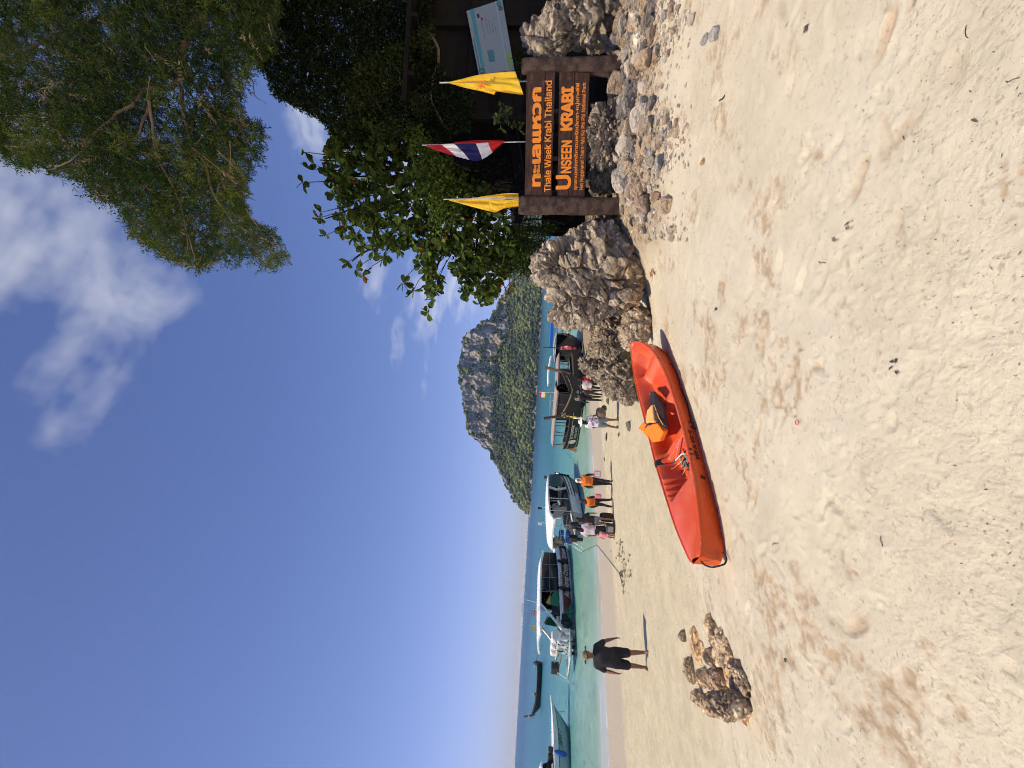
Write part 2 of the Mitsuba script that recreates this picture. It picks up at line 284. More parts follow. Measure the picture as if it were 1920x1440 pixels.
whi = (ss(.60, .68, g2) * ss(.45, .55, g3))[..., None] * .6; col = col * (1 - whi) + np.array([.42, .40, .37]) * whi
grn = (ss(.59, .66, meshkit.fbm(LP * np.array([.07, .07, .035]), 4, 68)))[..., None]; grn = np.maximum(grn, 1 - ss(.02, .12, b)[..., None]); grn = np.maximum(grn, ss(.0, .1, c)[..., None] * np.ones_like(grn))
col = col * (1 - grn) + np.array([.045, .065, .025]) * (.7 + .6 * g3)[..., None] * grn
rocky = (1 - ss(4, 9, LP[..., 2] + 5 * (g3 - .5)))[..., None]; col = col * (1 - rocky) + np.array([.27, .23, .18]) * (.6 + .8 * g2)[..., None] * rocky
scene['mat_vc'] = {'type': 'twosided', 'bsdf': {'type': 'principled', 'base_color': VC, 'roughness': .8, 'specular': .2}}
put('headland', grid(LP), 'mat_vc', True, color=col.reshape(-1, 3)); labels['headland'] = {'kind': 'structure', 'label': 'steep limestone headland across the bay'}
_hsurf = LP
def blobs(pts, rad, cols, seed, sub=1, flat=.8):
    base = trimesh.creation.icosphere(sub, 1.0); n = len(base.vertices); rr = np.random.default_rng(seed)
    V_ = np.repeat(base.vertices[None], len(pts), 0) * (1 + rr.uniform(-.33, .33, (len(pts), n, 1))) * rad[:, None, None]
    V_[..., 2] *= flat; V_ += pts[:, None]
    F_ = (base.faces[None] + np.arange(len(pts))[:, None, None] * n).reshape(-1, 3)
    C_ = np.repeat(cols[:, None], n, 1) * (1 + rr.uniform(-.35, .35, (len(pts), n, 1)))
    return trimesh.Trimesh(V_.reshape(-1, 3), F_, process=False), C_.reshape(-1, 3)
q = np.random.default_rng(71); keep = grn[..., 0] * (LP[..., 2] > 3) * (Ht > 1) * (c < .5)
wgt = np.zeros_like(keep); dA = np.linalg.norm(np.cross(LP[1:, 1:] - LP[:-1, :-1], LP[1:, :-1] - LP[:-1, 1:]), axis=-1); wgt[:-1, :-1] = keep[:-1, :-1] * dA * (.7 + .6 * (b[:-1] < .05))
wgt = wgt.ravel() / wgt.sum(); idx = q.choice(len(wgt), 9500, p=wgt); P_ = LP.reshape(-1, 3)[idx] + q.normal(0, 2.0, (9500, 3))
tone = meshkit.fbm(P_ * .022, 3, 72); yl = np.clip((tone - .5) * 6, -.9, 1)[:, None]
cc = np.array([.075, .10, .038]) * (1 - .5 * np.clip(-yl, 0, 1)) + np.array([.075, .075, .012]) * np.clip(yl, 0, 1); cc *= q.uniform(.65, 1.35, (9500, 1))
m_, c_ = blobs(P_, q.uniform(1.9, 4.6, 9500) * (.75 + .5 * (cc.sum(1) > .13)), cc, 73)
put('headland_forest', m_, 'mat_vc', True, color=c_); labels['headland_forest'] = {'kind': 'stuff', 'category': 'forest', 'label': 'green forest covering the slopes of the headland across the bay'}
for (px, py, w, h) in [(978, 1152, 26, 3.2), (974, 1120, 44, 1.6)]:
    Y = 14000.; p = at(px, py, Y); k = Y / FPX; xs = np.linspace(-w / 2, w / 2, 24) * k; hh = h * k * (1 - (xs / (w / 2 * k)) ** 2) * (.6 + .7 * meshkit.noise(np.stack([xs * .004, xs * 0 + py, xs * 0], -1), 3)) * 1.6
    Pt = np.stack([np.stack([xs + p[0], 0 * xs + Y + o, s_ * hh - 12], -1) for o, s_ in ((0, 0), (150, .6), (320, 1), (600, .6), (800, 0))])
    key = free('far_island'); put(key, grid(Pt), mat('mat_farland', (.10, .13, .10), .9) if 'mat_farland' not in scene else 'mat_farland', True); labels[key] = {'kind': 'structure', 'label': 'low island faint in the haze on the horizon'}
# ---------------------------------------------------------------- rocks and stones
def f_rock_h(p, n, uv):
    a = fbm(p.x * 8, p.y * 8, p.z * 8, 5); return a * 1.6 - .5 * smoothstep(.52, .66, fbm(p.x * 17 + 5, p.y * 17, p.z * 17, 3)) + .2 * noise(p.x * 70, p.y * 70, p.z * 70)
scene['mat_rock'] = {'type': 'bumpmap', 'arbitrary': proc(f_rock_h, .004), 'scale': .045, 'bsdf': {'type': 'twosided', 'bsdf': {'type': 'principled', 'base_color': VC, 'roughness': .95, 'specular': .08}}}
def rock_color(v, n, size, seed, ochre=.3, tone=(1, 1, 1), zlow=None):
    s = 1.0
    a = meshkit.fbm(v * 2.3 * s + seed, 4, seed); b = meshkit.fbm(v * 7 + seed, 4, seed + 1); c = meshkit.fbm(v * 24 + seed, 3, seed + 2)
    sp_ = meshkit.fbm(v * 14 + seed, 4, seed + 9); col = np.array([.35, .30, .235]) * (.15 + .75 * a + .5 * c + .65 * (sp_ - .25))[:, None]
    lt = (ss(.50, .60, b) * ss(.40, .55, sp_))[:, None] * .8; col = col * (1 - lt) + np.array([.62, .54, .43]) * (.7 + .6 * c)[:, None] * lt
    dk = (ss(.52, .62, meshkit.fbm(v * 4.5 - seed, 4, seed + 3)) * (1 - ss(.5, .7, c)))[:, None] * .6 + ss(.60, .68, meshkit.fbm(v * 19 - seed, 3, seed + 4))[:, None] * .35; col = col * (1 - dk) + np.array([.07, .062, .056]) * dk
    if zlow is not None:
        oc = (np.clip(1 - (v[:, 2] - zlow) / (.36 * size), 0, 1) * ss(.36, .56, a + .2 * (b - .5)))[:, None] * ochre * 2.2; oc = np.clip(oc, 0, .9)
    else: oc = ss(.5, .65, a)[:, None] * ochre
    col = col * (1 - oc) + np.array([.44, .30, .165]) * (.5 + .7 * b + .3 * c)[:, None] * oc
    return np.clip(col * np.asarray(tone), .01, .8)
def roughen(v, nrm, size, seed, amp=1., strata=None):
    u = v / size
    if strata is not None: u = u + 0; u = u - np.outer(u @ strata, strata) * .55
    d = .17 * (meshkit.fbm(u * 2.6 + seed, 4, seed) - .5)
    rg = np.abs(meshkit.fbm(u * 5.0 + seed, 4, seed + 1) - .5); d -= .055 * (1 - ss(0, .09, rg))
    pit = meshkit.fbm(u * 9 - seed, 3, seed + 2); d -= .05 * ss(.56, .72, pit)
    d += .05 * (meshkit.fbm(u * 17 + seed, 3, seed + 4) - .5) + .034 * (meshkit.fbm(u * 44 + seed, 3, seed + 5) - .5)
    d -= .028 * (1 - ss(0, .12, np.abs(meshkit.fbm(u * 11 + 3, 3, seed + 7) - .5))) * ss(.4, .6, meshkit.fbm(u * 3, 2, seed + 8)); d -= .03 * ss(.60, .70, meshkit.fbm(u * 26 - seed, 2, seed + 9))
    cr = np.abs(meshkit.noise(u * 3.1 + 2 * meshkit.fbm(u * 4, 2, seed)[:, None], seed + 6) - .5); d -= .06 * (1 - ss(0, .035, cr))
    from scipy.spatial import cKDTree                                    # fractured blocks: tilted facets with cracks between them
    g = np.random.default_rng(seed + 50); K = 110; w = v / size + .05 * (np.stack([meshkit.fbm(v / size * 6 + k_ * 9, 3, seed + k_) for k_ in range(3)], 1) - .5)
    sd = w[g.choice(len(w), K, replace=False)]; dd, ii = cKDTree(sd).query(w, k=2); tl = g.normal(size=(K, 3)); tl /= np.linalg.norm(tl, axis=1, keepdims=True)
    d = d * .72 + np.clip(((w - sd[ii[:, 0]]) * tl[ii[:, 0]]).sum(1) * .62 + g.uniform(-.018, .018, K)[ii[:, 0]], -.07, .06) - .028 * (1 - ss(0, .022, dd[:, 1] - dd[:, 0]))
    return v + nrm * (d * size * amp)[:, None]
_ico = {k: trimesh.creation.icosphere(k) for k in range(1, 8)}
def vnorm(v, f):
    n = np.zeros_like(v); fn = np.cross(v[f[:, 1]] - v[f[:, 0]], v[f[:, 2]] - v[f[:, 0]])
    for k in range(3): np.add.at(n, f[:, k], fn)
    return n / np.maximum(np.linalg.norm(n, axis=1, keepdims=True), 1e-12)
def outline_rock(pts, Y, deep, seed, sub=6, ochre=.3, amp=1., tone=(1, 1, 1), blocky=.62, strata=None, off=0.):
    """a boulder whose outline from the path was read off the picture; given its own distance and depth"""
    pts = np.asarray(pts, float); c = pts.mean(0); C = at(c[0], c[1], Y); h = unit([C[0], C[1], 0]); lat = np.array([h[1], -h[0], 0])
    Q = []
    for px, py in pts:
        d = ray(px, py); t = ((C - EYE) @ h) / (d @ h); w = EYE + d * t - C; Q.append((w @ lat, w[2]))
    Q = np.array(Q); th = np.arctan2(Q[:, 1], Q[:, 0]); o = np.argsort(th); th, rr = th[o], np.linalg.norm(Q[o], axis=1)
    th = np.concatenate([th - 2 * PI, th, th + 2 * PI]); rr = np.tile(rr, 3); size = rr.mean() * 2
    D = _ico[sub].vertices; t = np.arctan2(D[:, 2], D[:, 0]); cphi = np.sqrt(np.clip(1 - D[:, 1] ** 2, 0, 1))
    fine = np.linspace(-PI, PI, 721); fr = gaussian_filter(np.interp(fine, th, rr), 4, mode='wrap'); R = np.interp(t, fine, fr)
    R = R * (cphi ** blocky)
    v = C + h * off + lat * (R * np.cos(t))[:, None] + V(0, 0, 1) * (R * np.sin(t))[:, None] + h * (np.sign(D[:, 1]) * np.abs(D[:, 1]) ** .8 * deep)[:, None]
    f = _ico[sub].faces
    if (v[f[0, 0]] - C) @ np.cross(v[f[0, 1]] - v[f[0, 0]], v[f[0, 2]] - v[f[0, 0]]) < 0: f = f[:, ::-1]
    n = vnorm(v, f); v = roughen(v, n, size, seed, amp, strata)
    z0 = v[:, 2].min(); return trimesh.Trimesh(v, f, process=False), rock_color(v, n, size, seed, ochre, tone, v[:, 2].min() + .1 * size)
def Zm(l, x0, y0, s): return [(x0 + a / s, y0 + b / s) for a, b in l]
def boulder(name, label, cat, pts, Y, deep, seed, **k):
    m, c = outline_rock(pts, Y, deep, seed, **k); key = thing(name, label, cat); put(key, m, 'mat_rock', True, color=c); return key
boulder('boulder', 'tall grey boulder with an ochre foot, left of the wooden sign', 'boulder',
    Zm([(85, 720), (110, 600), (180, 520), (330, 430), (470, 360), (600, 280), (800, 270), (870, 340), (930, 420), (1050, 420), (1125, 450), (1105, 560), (1085, 640), (1070, 750), (1060, 850), (1060, 960), (960, 1040), (880, 1110), (780, 1140), (720, 1180), (640, 1220), (480, 1215), (350, 1200), (240, 1130), (250, 1050), (225, 930), (235, 830), (150, 810), (105, 770)], 980, 360, 4.8), 8.75, .95, 101, sub=7, ochre=.42, strata=unit([.75, .1, .65]))
boulder('low_rock', 'dark pitted rock beneath the tall boulder, behind the tip of the kayak', 'rock', Zm([(680, 1050), (740, 990), (800, 950), (900, 900), (1000, 900), (1100, 960), (1170, 1040), (1180, 1150), (1160, 1300), (1160, 1425), (1060, 1395), (970, 1380), (930, 1280), (860, 1210), (760, 1150), (690, 1100)], 940, 460, 4.8), 12.6, 1.1, 111, ochre=.08, tone=(.92, .92, .92))
boulder('low_rock', 'grey cracked rock leaning against the left foot of the tall boulder', 'rock', Zm([(790, 950), (810, 850), (850, 730), (960, 650), (1060, 640), (1100, 760), (1090, 860), (1050, 960), (960, 1010), (860, 1000)], 940, 460, 4.8), 10.4, .9, 112, ochre=.08, tone=(.95, .93, .9))
boulder('low_rock', 'pale speckled rock at the sand edge right of the kayak tip', 'rock', Zm([(1080, 700), (1110, 620), (1200, 550), (1290, 560), (1330, 640), (1340, 740), (1300, 840), (1200, 930), (1120, 930), (1080, 830)], 940, 460, 4.8), 8.9, .5, 113, ochre=.25, tone=(1.25, 1.2, 1.15), sub=5)
boulder('low_rock', 'small dark rock jutting out by the kayak tip at the left end of the rocks', 'rock', Zm([(1040, 1380), (1060, 1310), (1130, 1300), (1165, 1350), (1170, 1440), (1110, 1432)], 940, 460, 4.8), 12.4, .3, 114, ochre=.1, sub=5)
boulder('boulder', 'rounded grey brown boulder right of the wooden sign under the information board', 'boulder',
    Zm([(605, 290), (700, 200), (760, 130), (850, 60), (960, -20), (1080, -110), (1300, -160), (1500, -120), (1560, 0), (1520, 120), (1500, 230), (1480, 330), (1430, 400), (1300, 420), (1170, 420), (1040, 400), (950, 460), (860, 450), (700, 480), (640, 430), (620, 360)], 840, 0, 4.571), 8.05, .8, 121, sub=6, ochre=.2)
boulder('hollow_rock', 'dark pitted rock with a deep hollow, under the middle of the wooden sign', 'rock', Zm([(50, 260), (80, 120), (160, 10), (300, -40), (500, -10), (560, 110), (640, 190), (625, 340), (570, 440), (490, 560), (330, 700), (200, 710), (90, 640), (50, 500)], 1090, 200, 6), 7.75, .45, 131, ochre=.22, amp=1.5)
boulder('brown_rock', 'brown round rock on the bank beneath the right half of the wooden sign', 'rock', Zm([(510, 60), (560, 0), (640, -60), (740, -70), (790, 0), (780, 110), (720, 190), (600, 180), (540, 130)], 1090, 200, 6), 7.0, .3, 132, sub=5, ochre=.5, tone=(1.1, 1, .9), amp=.6)
boulder('grey_slab', 'smooth grey wedge of rock beneath the right boulder by the right post of the sign', 'rock', Zm([(1560, 110), (1700, 80), (1750, 180), (1740, 260), (1690, 350), (1640, 440), (1590, 460), (1570, 360), (1600, 250)], 840, 0, 4.571), 6.55, .25, 133, sub=5, ochre=.0, tone=(1.5, 1.55, 1.6), amp=.5)
boulder('white_rock', 'pale pointed rock standing in the gap below the right end of the sign', 'rock', Zm([(1370, 740), (1400, 670), (1450, 640), (1470, 700), (1465, 790), (1400, 840), (1375, 830)], 840, 0, 4.571), 7.7, .15, 134, sub=5, ochre=0, tone=(2.1, 2.1, 2.05), amp=.4)
boulder('dark_rock', 'dark rock in the shade left of the hollow rock under the sign', 'rock', [(1105, 330), (1112, 305), (1135, 305), (1150, 318), (1152, 345), (1135, 372), (1112, 368)], 8.5, .4, 135, sub=5, ochre=0, tone=(.6, .6, .6))
boulder('dark_rock', 'dark rock in the shade between the left post and the tall boulder', 'rock', [(1100, 402), (1130, 398), (1160, 400), (1165, 418), (1140, 432), (1105, 425)], 8.7, .35, 136, sub=5, ochre=0, tone=(.9, .9, .9))
# rocks sunk in the sand at the far left
def ground_rock(name, label, pts, height, seed, sub=5, ochre=.3, tone=(1, 1, 1), amp=.8, sink=.35):
    Q = np.array([hit(*p) for p in pts]); c = Q.mean(0); q = Q[:, :2] - c[:2]; th = np.arctan2(q[:, 1], q[:, 0]); o = np.argsort(th); th, rr = th[o], np.linalg.norm(q[o], axis=1)
    th = np.concatenate([th - 2 * PI, th, th + 2 * PI]); rr = np.tile(rr, 3); fine = np.linspace(-PI, PI, 361); fr = gaussian_filter(np.interp(fine, th, rr), 3, mode='wrap'); D = _ico[sub].vertices
    R = np.interp(np.arctan2(D[:, 1], D[:, 0]), fine, fr) * np.sqrt(np.clip(1 - D[:, 2] ** 2, 0, 1)) ** .7; t = np.arctan2(D[:, 1], D[:, 0])
    v = np.stack([c[0] + R * np.cos(t), c[1] + R * np.sin(t), 0 * R], 1); v[:, 2] = gz0(v[:, 0], v[:, 1]) + height * (np.sign(D[:, 2]) * np.abs(D[:, 2]) ** .7 - .0) * (1 if 1 else 0) - height * sink
    n = vnorm(v, _ico[sub].faces); size = max(rr.mean() * 2, height * 2) ; v = roughen(v, n, size, seed, amp); k = thing(name, label, 'rock'); put(k, trimesh.Trimesh(v, _ico[sub].faces, process=False), 'mat_rock', True, color=rock_color(v, n, size, seed, ochre, tone, v[:, 2].min() + height * .6))
LR = [('pale lumpy rock, longest of the rock cluster at the left of the beach', [(1330, 1190), (1348, 1184), (1360, 1192), (1366, 1202), (1374, 1220), (1385, 1245), (1408, 1265), (1412, 1285), (1395, 1280), (1375, 1268), (1358, 1250), (1345, 1225), (1338, 1200), (1325, 1185)], .14, 201, (1.8, 1.7, 1.55), .3),
    ('brown rock nearest the camera in the rock cluster at the left of the beach', [(1325, 1305), (1340, 1298), (1360, 1295), (1385, 1300), (1405, 1305), (1409, 1318), (1404, 1338), (1385, 1338), (1350, 1345), (1330, 1340), (1322, 1322)], .2, 202, (1.6, 1.42, 1.22), .5),
    ('small brown rock at the far left of the rock cluster', [(1297, 1298), (1310, 1292), (1322, 1300), (1324, 1315), (1318, 1328), (1305, 1322), (1296, 1310)], .1, 203, (1.65, 1.5, 1.3), .4),
    ('narrow brown rock at the seaward edge of the rock cluster', [(1283, 1238), (1292, 1230), (1298, 1245), (1304, 1265), (1306, 1280), (1298, 1285), (1288, 1270), (1282, 1252)], .08, 204, (1.6, 1.5, 1.3), .3),
    ('dark hollow rock in the middle of the rock cluster', [(1325, 1262), (1340, 1252), (1362, 1262), (1372, 1280), (1360, 1296), (1340, 1296), (1326, 1282)], .12, 205, (1.25, 1.1, .95), .5),
    ('small dark upright stone beside the middle of the rock cluster', [(1322, 1220), (1335, 1214), (1343, 1232), (1344, 1248), (1335, 1252), (1324, 1240)], .09, 206, (1.05, .95, .85), .4),
    ('small grey stone apart from the cluster on its seaward side', [(1275, 1185), (1284, 1180), (1290, 1190), (1288, 1202), (1279, 1203), (1273, 1195)], .06, 207, (1.0, .95, .9), .1),
    ('flat tan rock joining the nearest two rocks of the cluster', [(1362, 1280), (1385, 1268), (1408, 1280), (1414, 1298), (1400, 1308), (1378, 1302)], .14, 208, (1.6, 1.4, 1.15), .7),
    ('low rock crusted with sand between the parts of the cluster', [(1298, 1205), (1312, 1200), (1322, 1212), (1318, 1232), (1306, 1230), (1298, 1220)], .08, 209, (1.7, 1.5, 1.25), .5),
    ('squat brown rock just left of the middle hollow of the cluster', [(1310, 1255), (1322, 1252), (1332, 1266), (1330, 1284), (1318, 1290), (1308, 1276)], .1, 210, (1.5, 1.3, 1.1), .4)]
LH = {201: .16, 202: .30, 203: .17, 204: .12, 205: .16, 206: .16, 207: .09, 208: .12, 209: .10, 210: .15}
for lab, pts, deep, sd, tone, oc in LR:
    if sd in (201, 208, 209): ground_rock('beach_rock', lab, pts, LH[sd], sd, 6, oc, tone, .5)
    else:
        bot = max(p[0] for p in pts); G = hit(bot - 4, np.mean([p[1] for p in pts])); boulder('beach_rock', lab, 'rock', pts, G[1] + deep * .8, deep * 1.5, sd, sub=5, tone=tone, ochre=oc, amp=.75)
# stones of the bank under the sign
def stone_mesh(seed, sub=4):
    rr = np.random.default_rng(seed); v = _ico[sub].vertices * np.array([1, rr.uniform(.55, .9), rr.uniform(.35, .7)])
    for _ in range(13):                                                  # knock flat faces off
        d = unit(rr.normal(size=3)); k = rr.uniform(.5, .8) * np.max(v @ d); e = v @ d - k; v = v - np.outer(np.clip(e, 0, None) * .9, d)
    n = vnorm(v, _ico[sub].faces); v = v + n * (.14 * (meshkit.fbm(v * 2.5 + seed, 4, seed) - .5) + .12 * (meshkit.fbm(v * 7 + seed, 3, seed + 1) - .5))[:, None]
    return v, _ico[sub].faces
STN = [stone_mesh(300 + i) for i in range(14)]
TONES = [np.array(t) for t in ((.30, .28, .25), (.22, .205, .19), (.34, .28, .21), (.40, .31, .21), (.17, .152, .137), (.46, .42, .36), (.30, .23, .17))]
def stone(p, size, rr, ton=None, key=None, sink=.25, flatten=1.):
    v, f = STN[rr.integers(14)]; R = trimesh.transformations.euler_matrix(rr.uniform(-.4, .4), rr.uniform(-.4, .4), rr.uniform(0, 6.28))[:3, :3]
    v = (v * np.array([1, 1, flatten])) @ R.T * size + p + V(0, 0, size * (.45 - sink)); t = TONES[rr.integers(7)] if ton is None else np.asarray(ton)
    c = t * (.55 + .5 * meshkit.fbm(v * 9, 3, 5) + .4 * meshkit.fbm(v * 34, 3, 6))[:, None]; vein = 1 - ss(.0, .03, np.abs(meshkit.fbm(v * np.array([6, 6, 20.]), 3, 8) - .5)); c = c * (1 - .4 * vein[:, None]) + .5 * .4 * vein[:, None]
    return trimesh.Trimesh(v, f, process=False), np.clip(c, .02, .7)
rr = np.random.default_rng(33)
named = [(1240, 303, .17, (.27, .275, .28), 'blue grey angular stone on the bank under the left half of the sign'), (1247, 252, .15, (.33, .33, .32), 'striped grey long stone beside the green leaf on the bank'), (1256, 385, .22, (.44, .34, .24), 'long pale orange stone at the edge of the sand below the left post'),
    (1200, 288, .12, (.30, .25, .20), 'brown oval stone on the bank close below the hollow rock'), (1234, 368, .15, (.30, .2, .13), 'rust brown stone next to the long pale orange stone'), (1262, 432, .1, (.33, .28, .24), 'brown stone at the lowest edge of the bank near the tall boulder'), (1335, 128, .0, None, ''),
    (1270, 250, .10, (.42, .33, .24), 'pinkish brown stone in the sand below the striped stone'), (1320, 303, .06, (.42, .27, .15), 'small orange stone alone on the sand in front of the bank'), (1190, 400, .14, (.29, .29, .285), 'grey angular stone at the foot of the left post of the sign'),
    (1325, 72, .09, (.3, .29, .28), 'flat grey stone half sunk in the sand near the right edge of the frame'), (1345, 62, .11, (.33, .325, .315), 'pointed grey stone sunk in the sand at the right edge of the frame'), (1300, 36, .11, (.40, .36, .31), 'pale rounded stone on the sand at the right edge of the frame')]
for px, py, sz, tn, lab in named:
    if sz:
        m, c = stone(hit(px, py), sz, rr, tn, sink=.2); put(thing('stone', lab, 'stone'), m, 'mat_rock', False, color=c)
TNAME = ('grey', 'dark grey', 'tan', 'pale orange', 'charcoal', 'whitish', 'rusty brown')
def where(px, py):
    a = 'high on the bank' if px < 1196 else 'midway down the bank' if px < 1228 else 'low on the bank'
    for lim, w in ((10, 'beyond the right boulder'), (60, 'under the right boulder'), (105, 'right of the right post'), (150, 'before the right post'), (200, 'below the end of the sign'), (250, 'below the right half of the sign'), (300, 'below the middle of the sign'), (345, 'below the left half of the sign'), (385, 'just right of the left post'), (420, 'before the left post'), (999, 'beside the tall boulder')):
        if py < lim: return a + ' ' + w
n = 0
while n < 290:
    big = n < 95; px, py = (rr.uniform(1160, 1226), rr.uniform(-40, 440)) if big else (rr.uniform(1158, 1275), rr.uniform(-60, 455)); lim = 1240 + 25 * math.sin(py * .03) + (20 if py < 100 else 0)
    if px > lim + rr.exponential(14) or (py > 425 and px < 1180): continue
    p = hit(px, py); sz = rr.uniform(.18, .36) if n < 36 else rr.uniform(.11, .24) if big else min(.06 * math.exp(rr.normal(0, .5)), .2) * (1.25 if px < 1215 else 1)
    if p[2] < 1.2 or p[1] > 9.3: continue
    ti = int(rr.integers(7)); m, c = stone(p, sz, rr, TONES[ti], sink=.3); k = thing('bank_stone', ('large ' if sz > .12 else 'small ' if sz < .05 else '') + TNAME[ti] + ' stone ' + where(px, py), 'stone', 'loose stones on the bank under the sign'); put(k, m, 'mat_rock', False, color=c); n += 1
ms, cs = [], []
for i in range(3200):                                                   # rubble too small to pick apart
    px, py = rr.uniform(1158, 1300), rr.uniform(-40, 450); lim = 1245 + 25 * math.sin(py * .03)
    if px > lim + rr.exponential(16): continue
    p = hit(px, py); t = TONES[rr.integers(7)] * rr.uniform(.8, 1.5)
    if p[1] > 9.2: continue
    v = _ico[1].vertices * (1 + rr.uniform(-.3, .3, (42, 1))) * np.array([1, .8, .6]) * rr.uniform(.012, .035) + p; ms.append(trimesh.Trimesh(v, _ico[1].faces, process=False)); cs.append(np.tile(t, (42, 1)))
put('gravel', ms, 'mat_vc', True, color=np.vstack(cs)); labels['gravel'] = {'kind': 'stuff', 'category': 'gravel', 'label': 'small gravel and rubble strewn between the stones of the bank'}
# ---------------------------------------------------------------- the wooden sign, its flags, the information board
def f_wood(p, n, uv):
    g = fbm(p.x * 4 + p.y * 4, p.x * 4 - p.y * 3, p.z * 60, 3); w = fbm(p.x * 13, p.y * 13, p.z * 13, 3); s = noise(p.x * 160, p.y * 160, p.z * 160)
    c = mix(mi.Color3f(.034, .016, .012), mi.Color3f(.066, .032, .024), smoothstep(.3, .7, g)); c = mix(c, mi.Color3f(.12, .075, .06), smoothstep(.55, .8, w) * .5)
    return mix(c, mi.Color3f(.22, .18, .16), smoothstep(.84, .95, s) * .35)
def f_wood_h(p, n, uv): return fbm(p.x * 3 + p.y * 3, p.x * 5 - p.y * 5, p.z * 70, 3) + .4 * noise(p.x * 150, p.y * 150, p.z * 150)
scene['mat_signwood'] = {'type': 'bumpmap', 'arbitrary': proc(f_wood_h), 'scale': .006, 'bsdf': {'type': 'twosided', 'bsdf': {'type': 'principled', 'base_color': proc(f_wood), 'roughness': .62, 'specular': .3}}}
def f_post(p, n, uv):
    w = fbm(p.x * 9, p.y * 9, p.z * 9, 3); s = noise(p.x * 95, p.y * 95, p.z * 95)
    c = mix(mi.Color3f(.042, .027, .023), mi.Color3f(.095, .066, .056), smoothstep(.3, .7, w)); return mix(c, mi.Color3f(.26, .22, .19), smoothstep(.74, .92, s) * .5)
def f_post_h(p, n, uv): return noise(p.x * 95, p.y * 95, p.z * 95) + fbm(p.x * 30, p.y * 30, p.z * 30, 2)
scene['mat_post'] = {'type': 'bumpmap', 'arbitrary': proc(f_post_h), 'scale': .008, 'bsdf': {'type': 'twosided', 'bsdf': {'type': 'principled', 'base_color': proc(f_post), 'roughness': .8, 'specular': .2}}}
SA, SB = at(1165, 385, 7.95), at(1165, 122, 7.3)
SU = unit([SB[0] - SA[0], SB[1] - SA[1], 0]); SN = np.array([SU[1], -SU[0], 0])          # along the sign, out of its face
def on_sign(px, py, off=0.):
    d = ray(px, py); t = ((SA + SN * off - EYE) @ SN) / (d @ SN); return EYE + d * t
def sl(px, py): w = on_sign(px, py) - SA; return np.array([w @ SU, w[2]])
SM = np.eye(4); SM[:3, 0] = SU; SM[:3, 1] = [0, 0, 1]; SM[:3, 2] = SN; SM[:3, 3] = SA               # sign frame: x along, y up, z out of the face
def slab(q, z0, z1, r=.006, wob=0., seed=0):
    """a board with the outline q (sign frame), from z0 to z1, its edges eased and a little uneven"""
    q = np.asarray(q, float); P = []
    for i in range(len(q)):
        a, b = q[i], q[(i + 1) % len(q)]; n = max(int(np.linalg.norm(b - a) / .06), 1)
        for k in range(n): P.append(a + (b - a) * k / n)
    P = np.array(P); P += wob * (np.stack([meshkit.fbm(np.c_[P * 7, np.full(len(P), seed)], 3, 1), meshkit.fbm(np.c_[P * 7, np.full(len(P), seed)], 3, 2)], 1) - .5)
    pl = Polygon(P); inn = pl.buffer(-r, join_style=2)
    a = trimesh.creation.extrude_polygon(pl, z1 - z0 - 2 * r, engine='earcut'); a.apply_translation((0, 0, z0 + r))
    b = trimesh.creation.extrude_polygon(inn, z1 - z0, engine='earcut'); b.apply_translation((0, 0, z0))
    return tm(m3.Manifold.batch_boolean([mt(a), mt(b)], m3.OpType.Add)) if 0 else trimesh.util.concatenate([a, b])
sign = thing('park_sign', 'brown wooden beach sign of two boards between posts with orange carved lettering', 'sign')
def sign_post(pq, seed, wobble=.03, z0=-.13, z1=.11):
    pts = [sl(*p) for p in pq]; pts = np.array(pts); n = 90
    lo, hi = pts[:, 1].min() - .5, pts[:, 1].max(); zs = np.linspace(lo, hi, n); 
    xl = np.interp(zs, [pts[0][1], pts[1][1]], [pts[0][0], pts[1][0]]); xr = np.interp(zs, [pts[3][1], pts[2][1]], [pts[3][0], pts[2][0]])
    rings = []
    for i, z in enumerate(zs):
        c, hw, hd = (xl[i] + xr[i]) / 2, (xr[i] - xl[i]) / 2, (z1 - z0) / 2; th = np.arange(28) / 28 * 2 * PI; e = 5.
        k = 1 / (np.abs(np.cos(th)) ** e + np.abs(np.sin(th)) ** e) ** (1 / e); f = 1 - .10 * ss(n - 4, n - 1, i)
        x, y = c + hw * k * np.cos(th) * f, (z0 + z1) / 2 + hd * k * np.sin(th) * f
        q = np.stack([x, np.full(28, z), y], 1); d = (meshkit.fbm(q * np.array([9, 4, 9]) + seed, 3, seed) - .5) * wobble + (meshkit.fbm(q * 26 + seed, 2, seed) - .5) * wobble * .4
        q[:, 0] += d * np.cos(th); q[:, 2] += d * np.sin(th); rings.append(q)
    R = np.array(rings); m = grid(R, True); nv = len(m.vertices); c0, c1 = R[0].mean(0), R[-1].mean(0)
    f = [[nv, (j + 1) % 28, j] for j in range(28)] + [[nv + 1, (n - 1) * 28 + j, (n - 1) * 28 + (j + 1) % 28] for j in range(28)]
    return trimesh.Trimesh(np.vstack([m.vertices, c0, c1]), np.vstack([m.faces, f])[:, ::-1], process=False)
part(sign, 'post', sign_post([(1167, 403), (972, 402), (974, 368), (1167, 371)], 3), 'mat_post', 40, M=SM)
part(sign, 'post', sign_post([(1164, 137), (981, 137), (979, 111), (1165, 107)], 7), 'mat_post', 40, M=SM, label='post at the right end with a strip nailed to its inner side')
part(sign, 'post_strip', slab([sl(1166, 143.5), sl(1106, 141), sl(1106, 136), sl(1164, 136)], -.06, .03, .004, .012, 3), 'mat_post', False, M=SM)
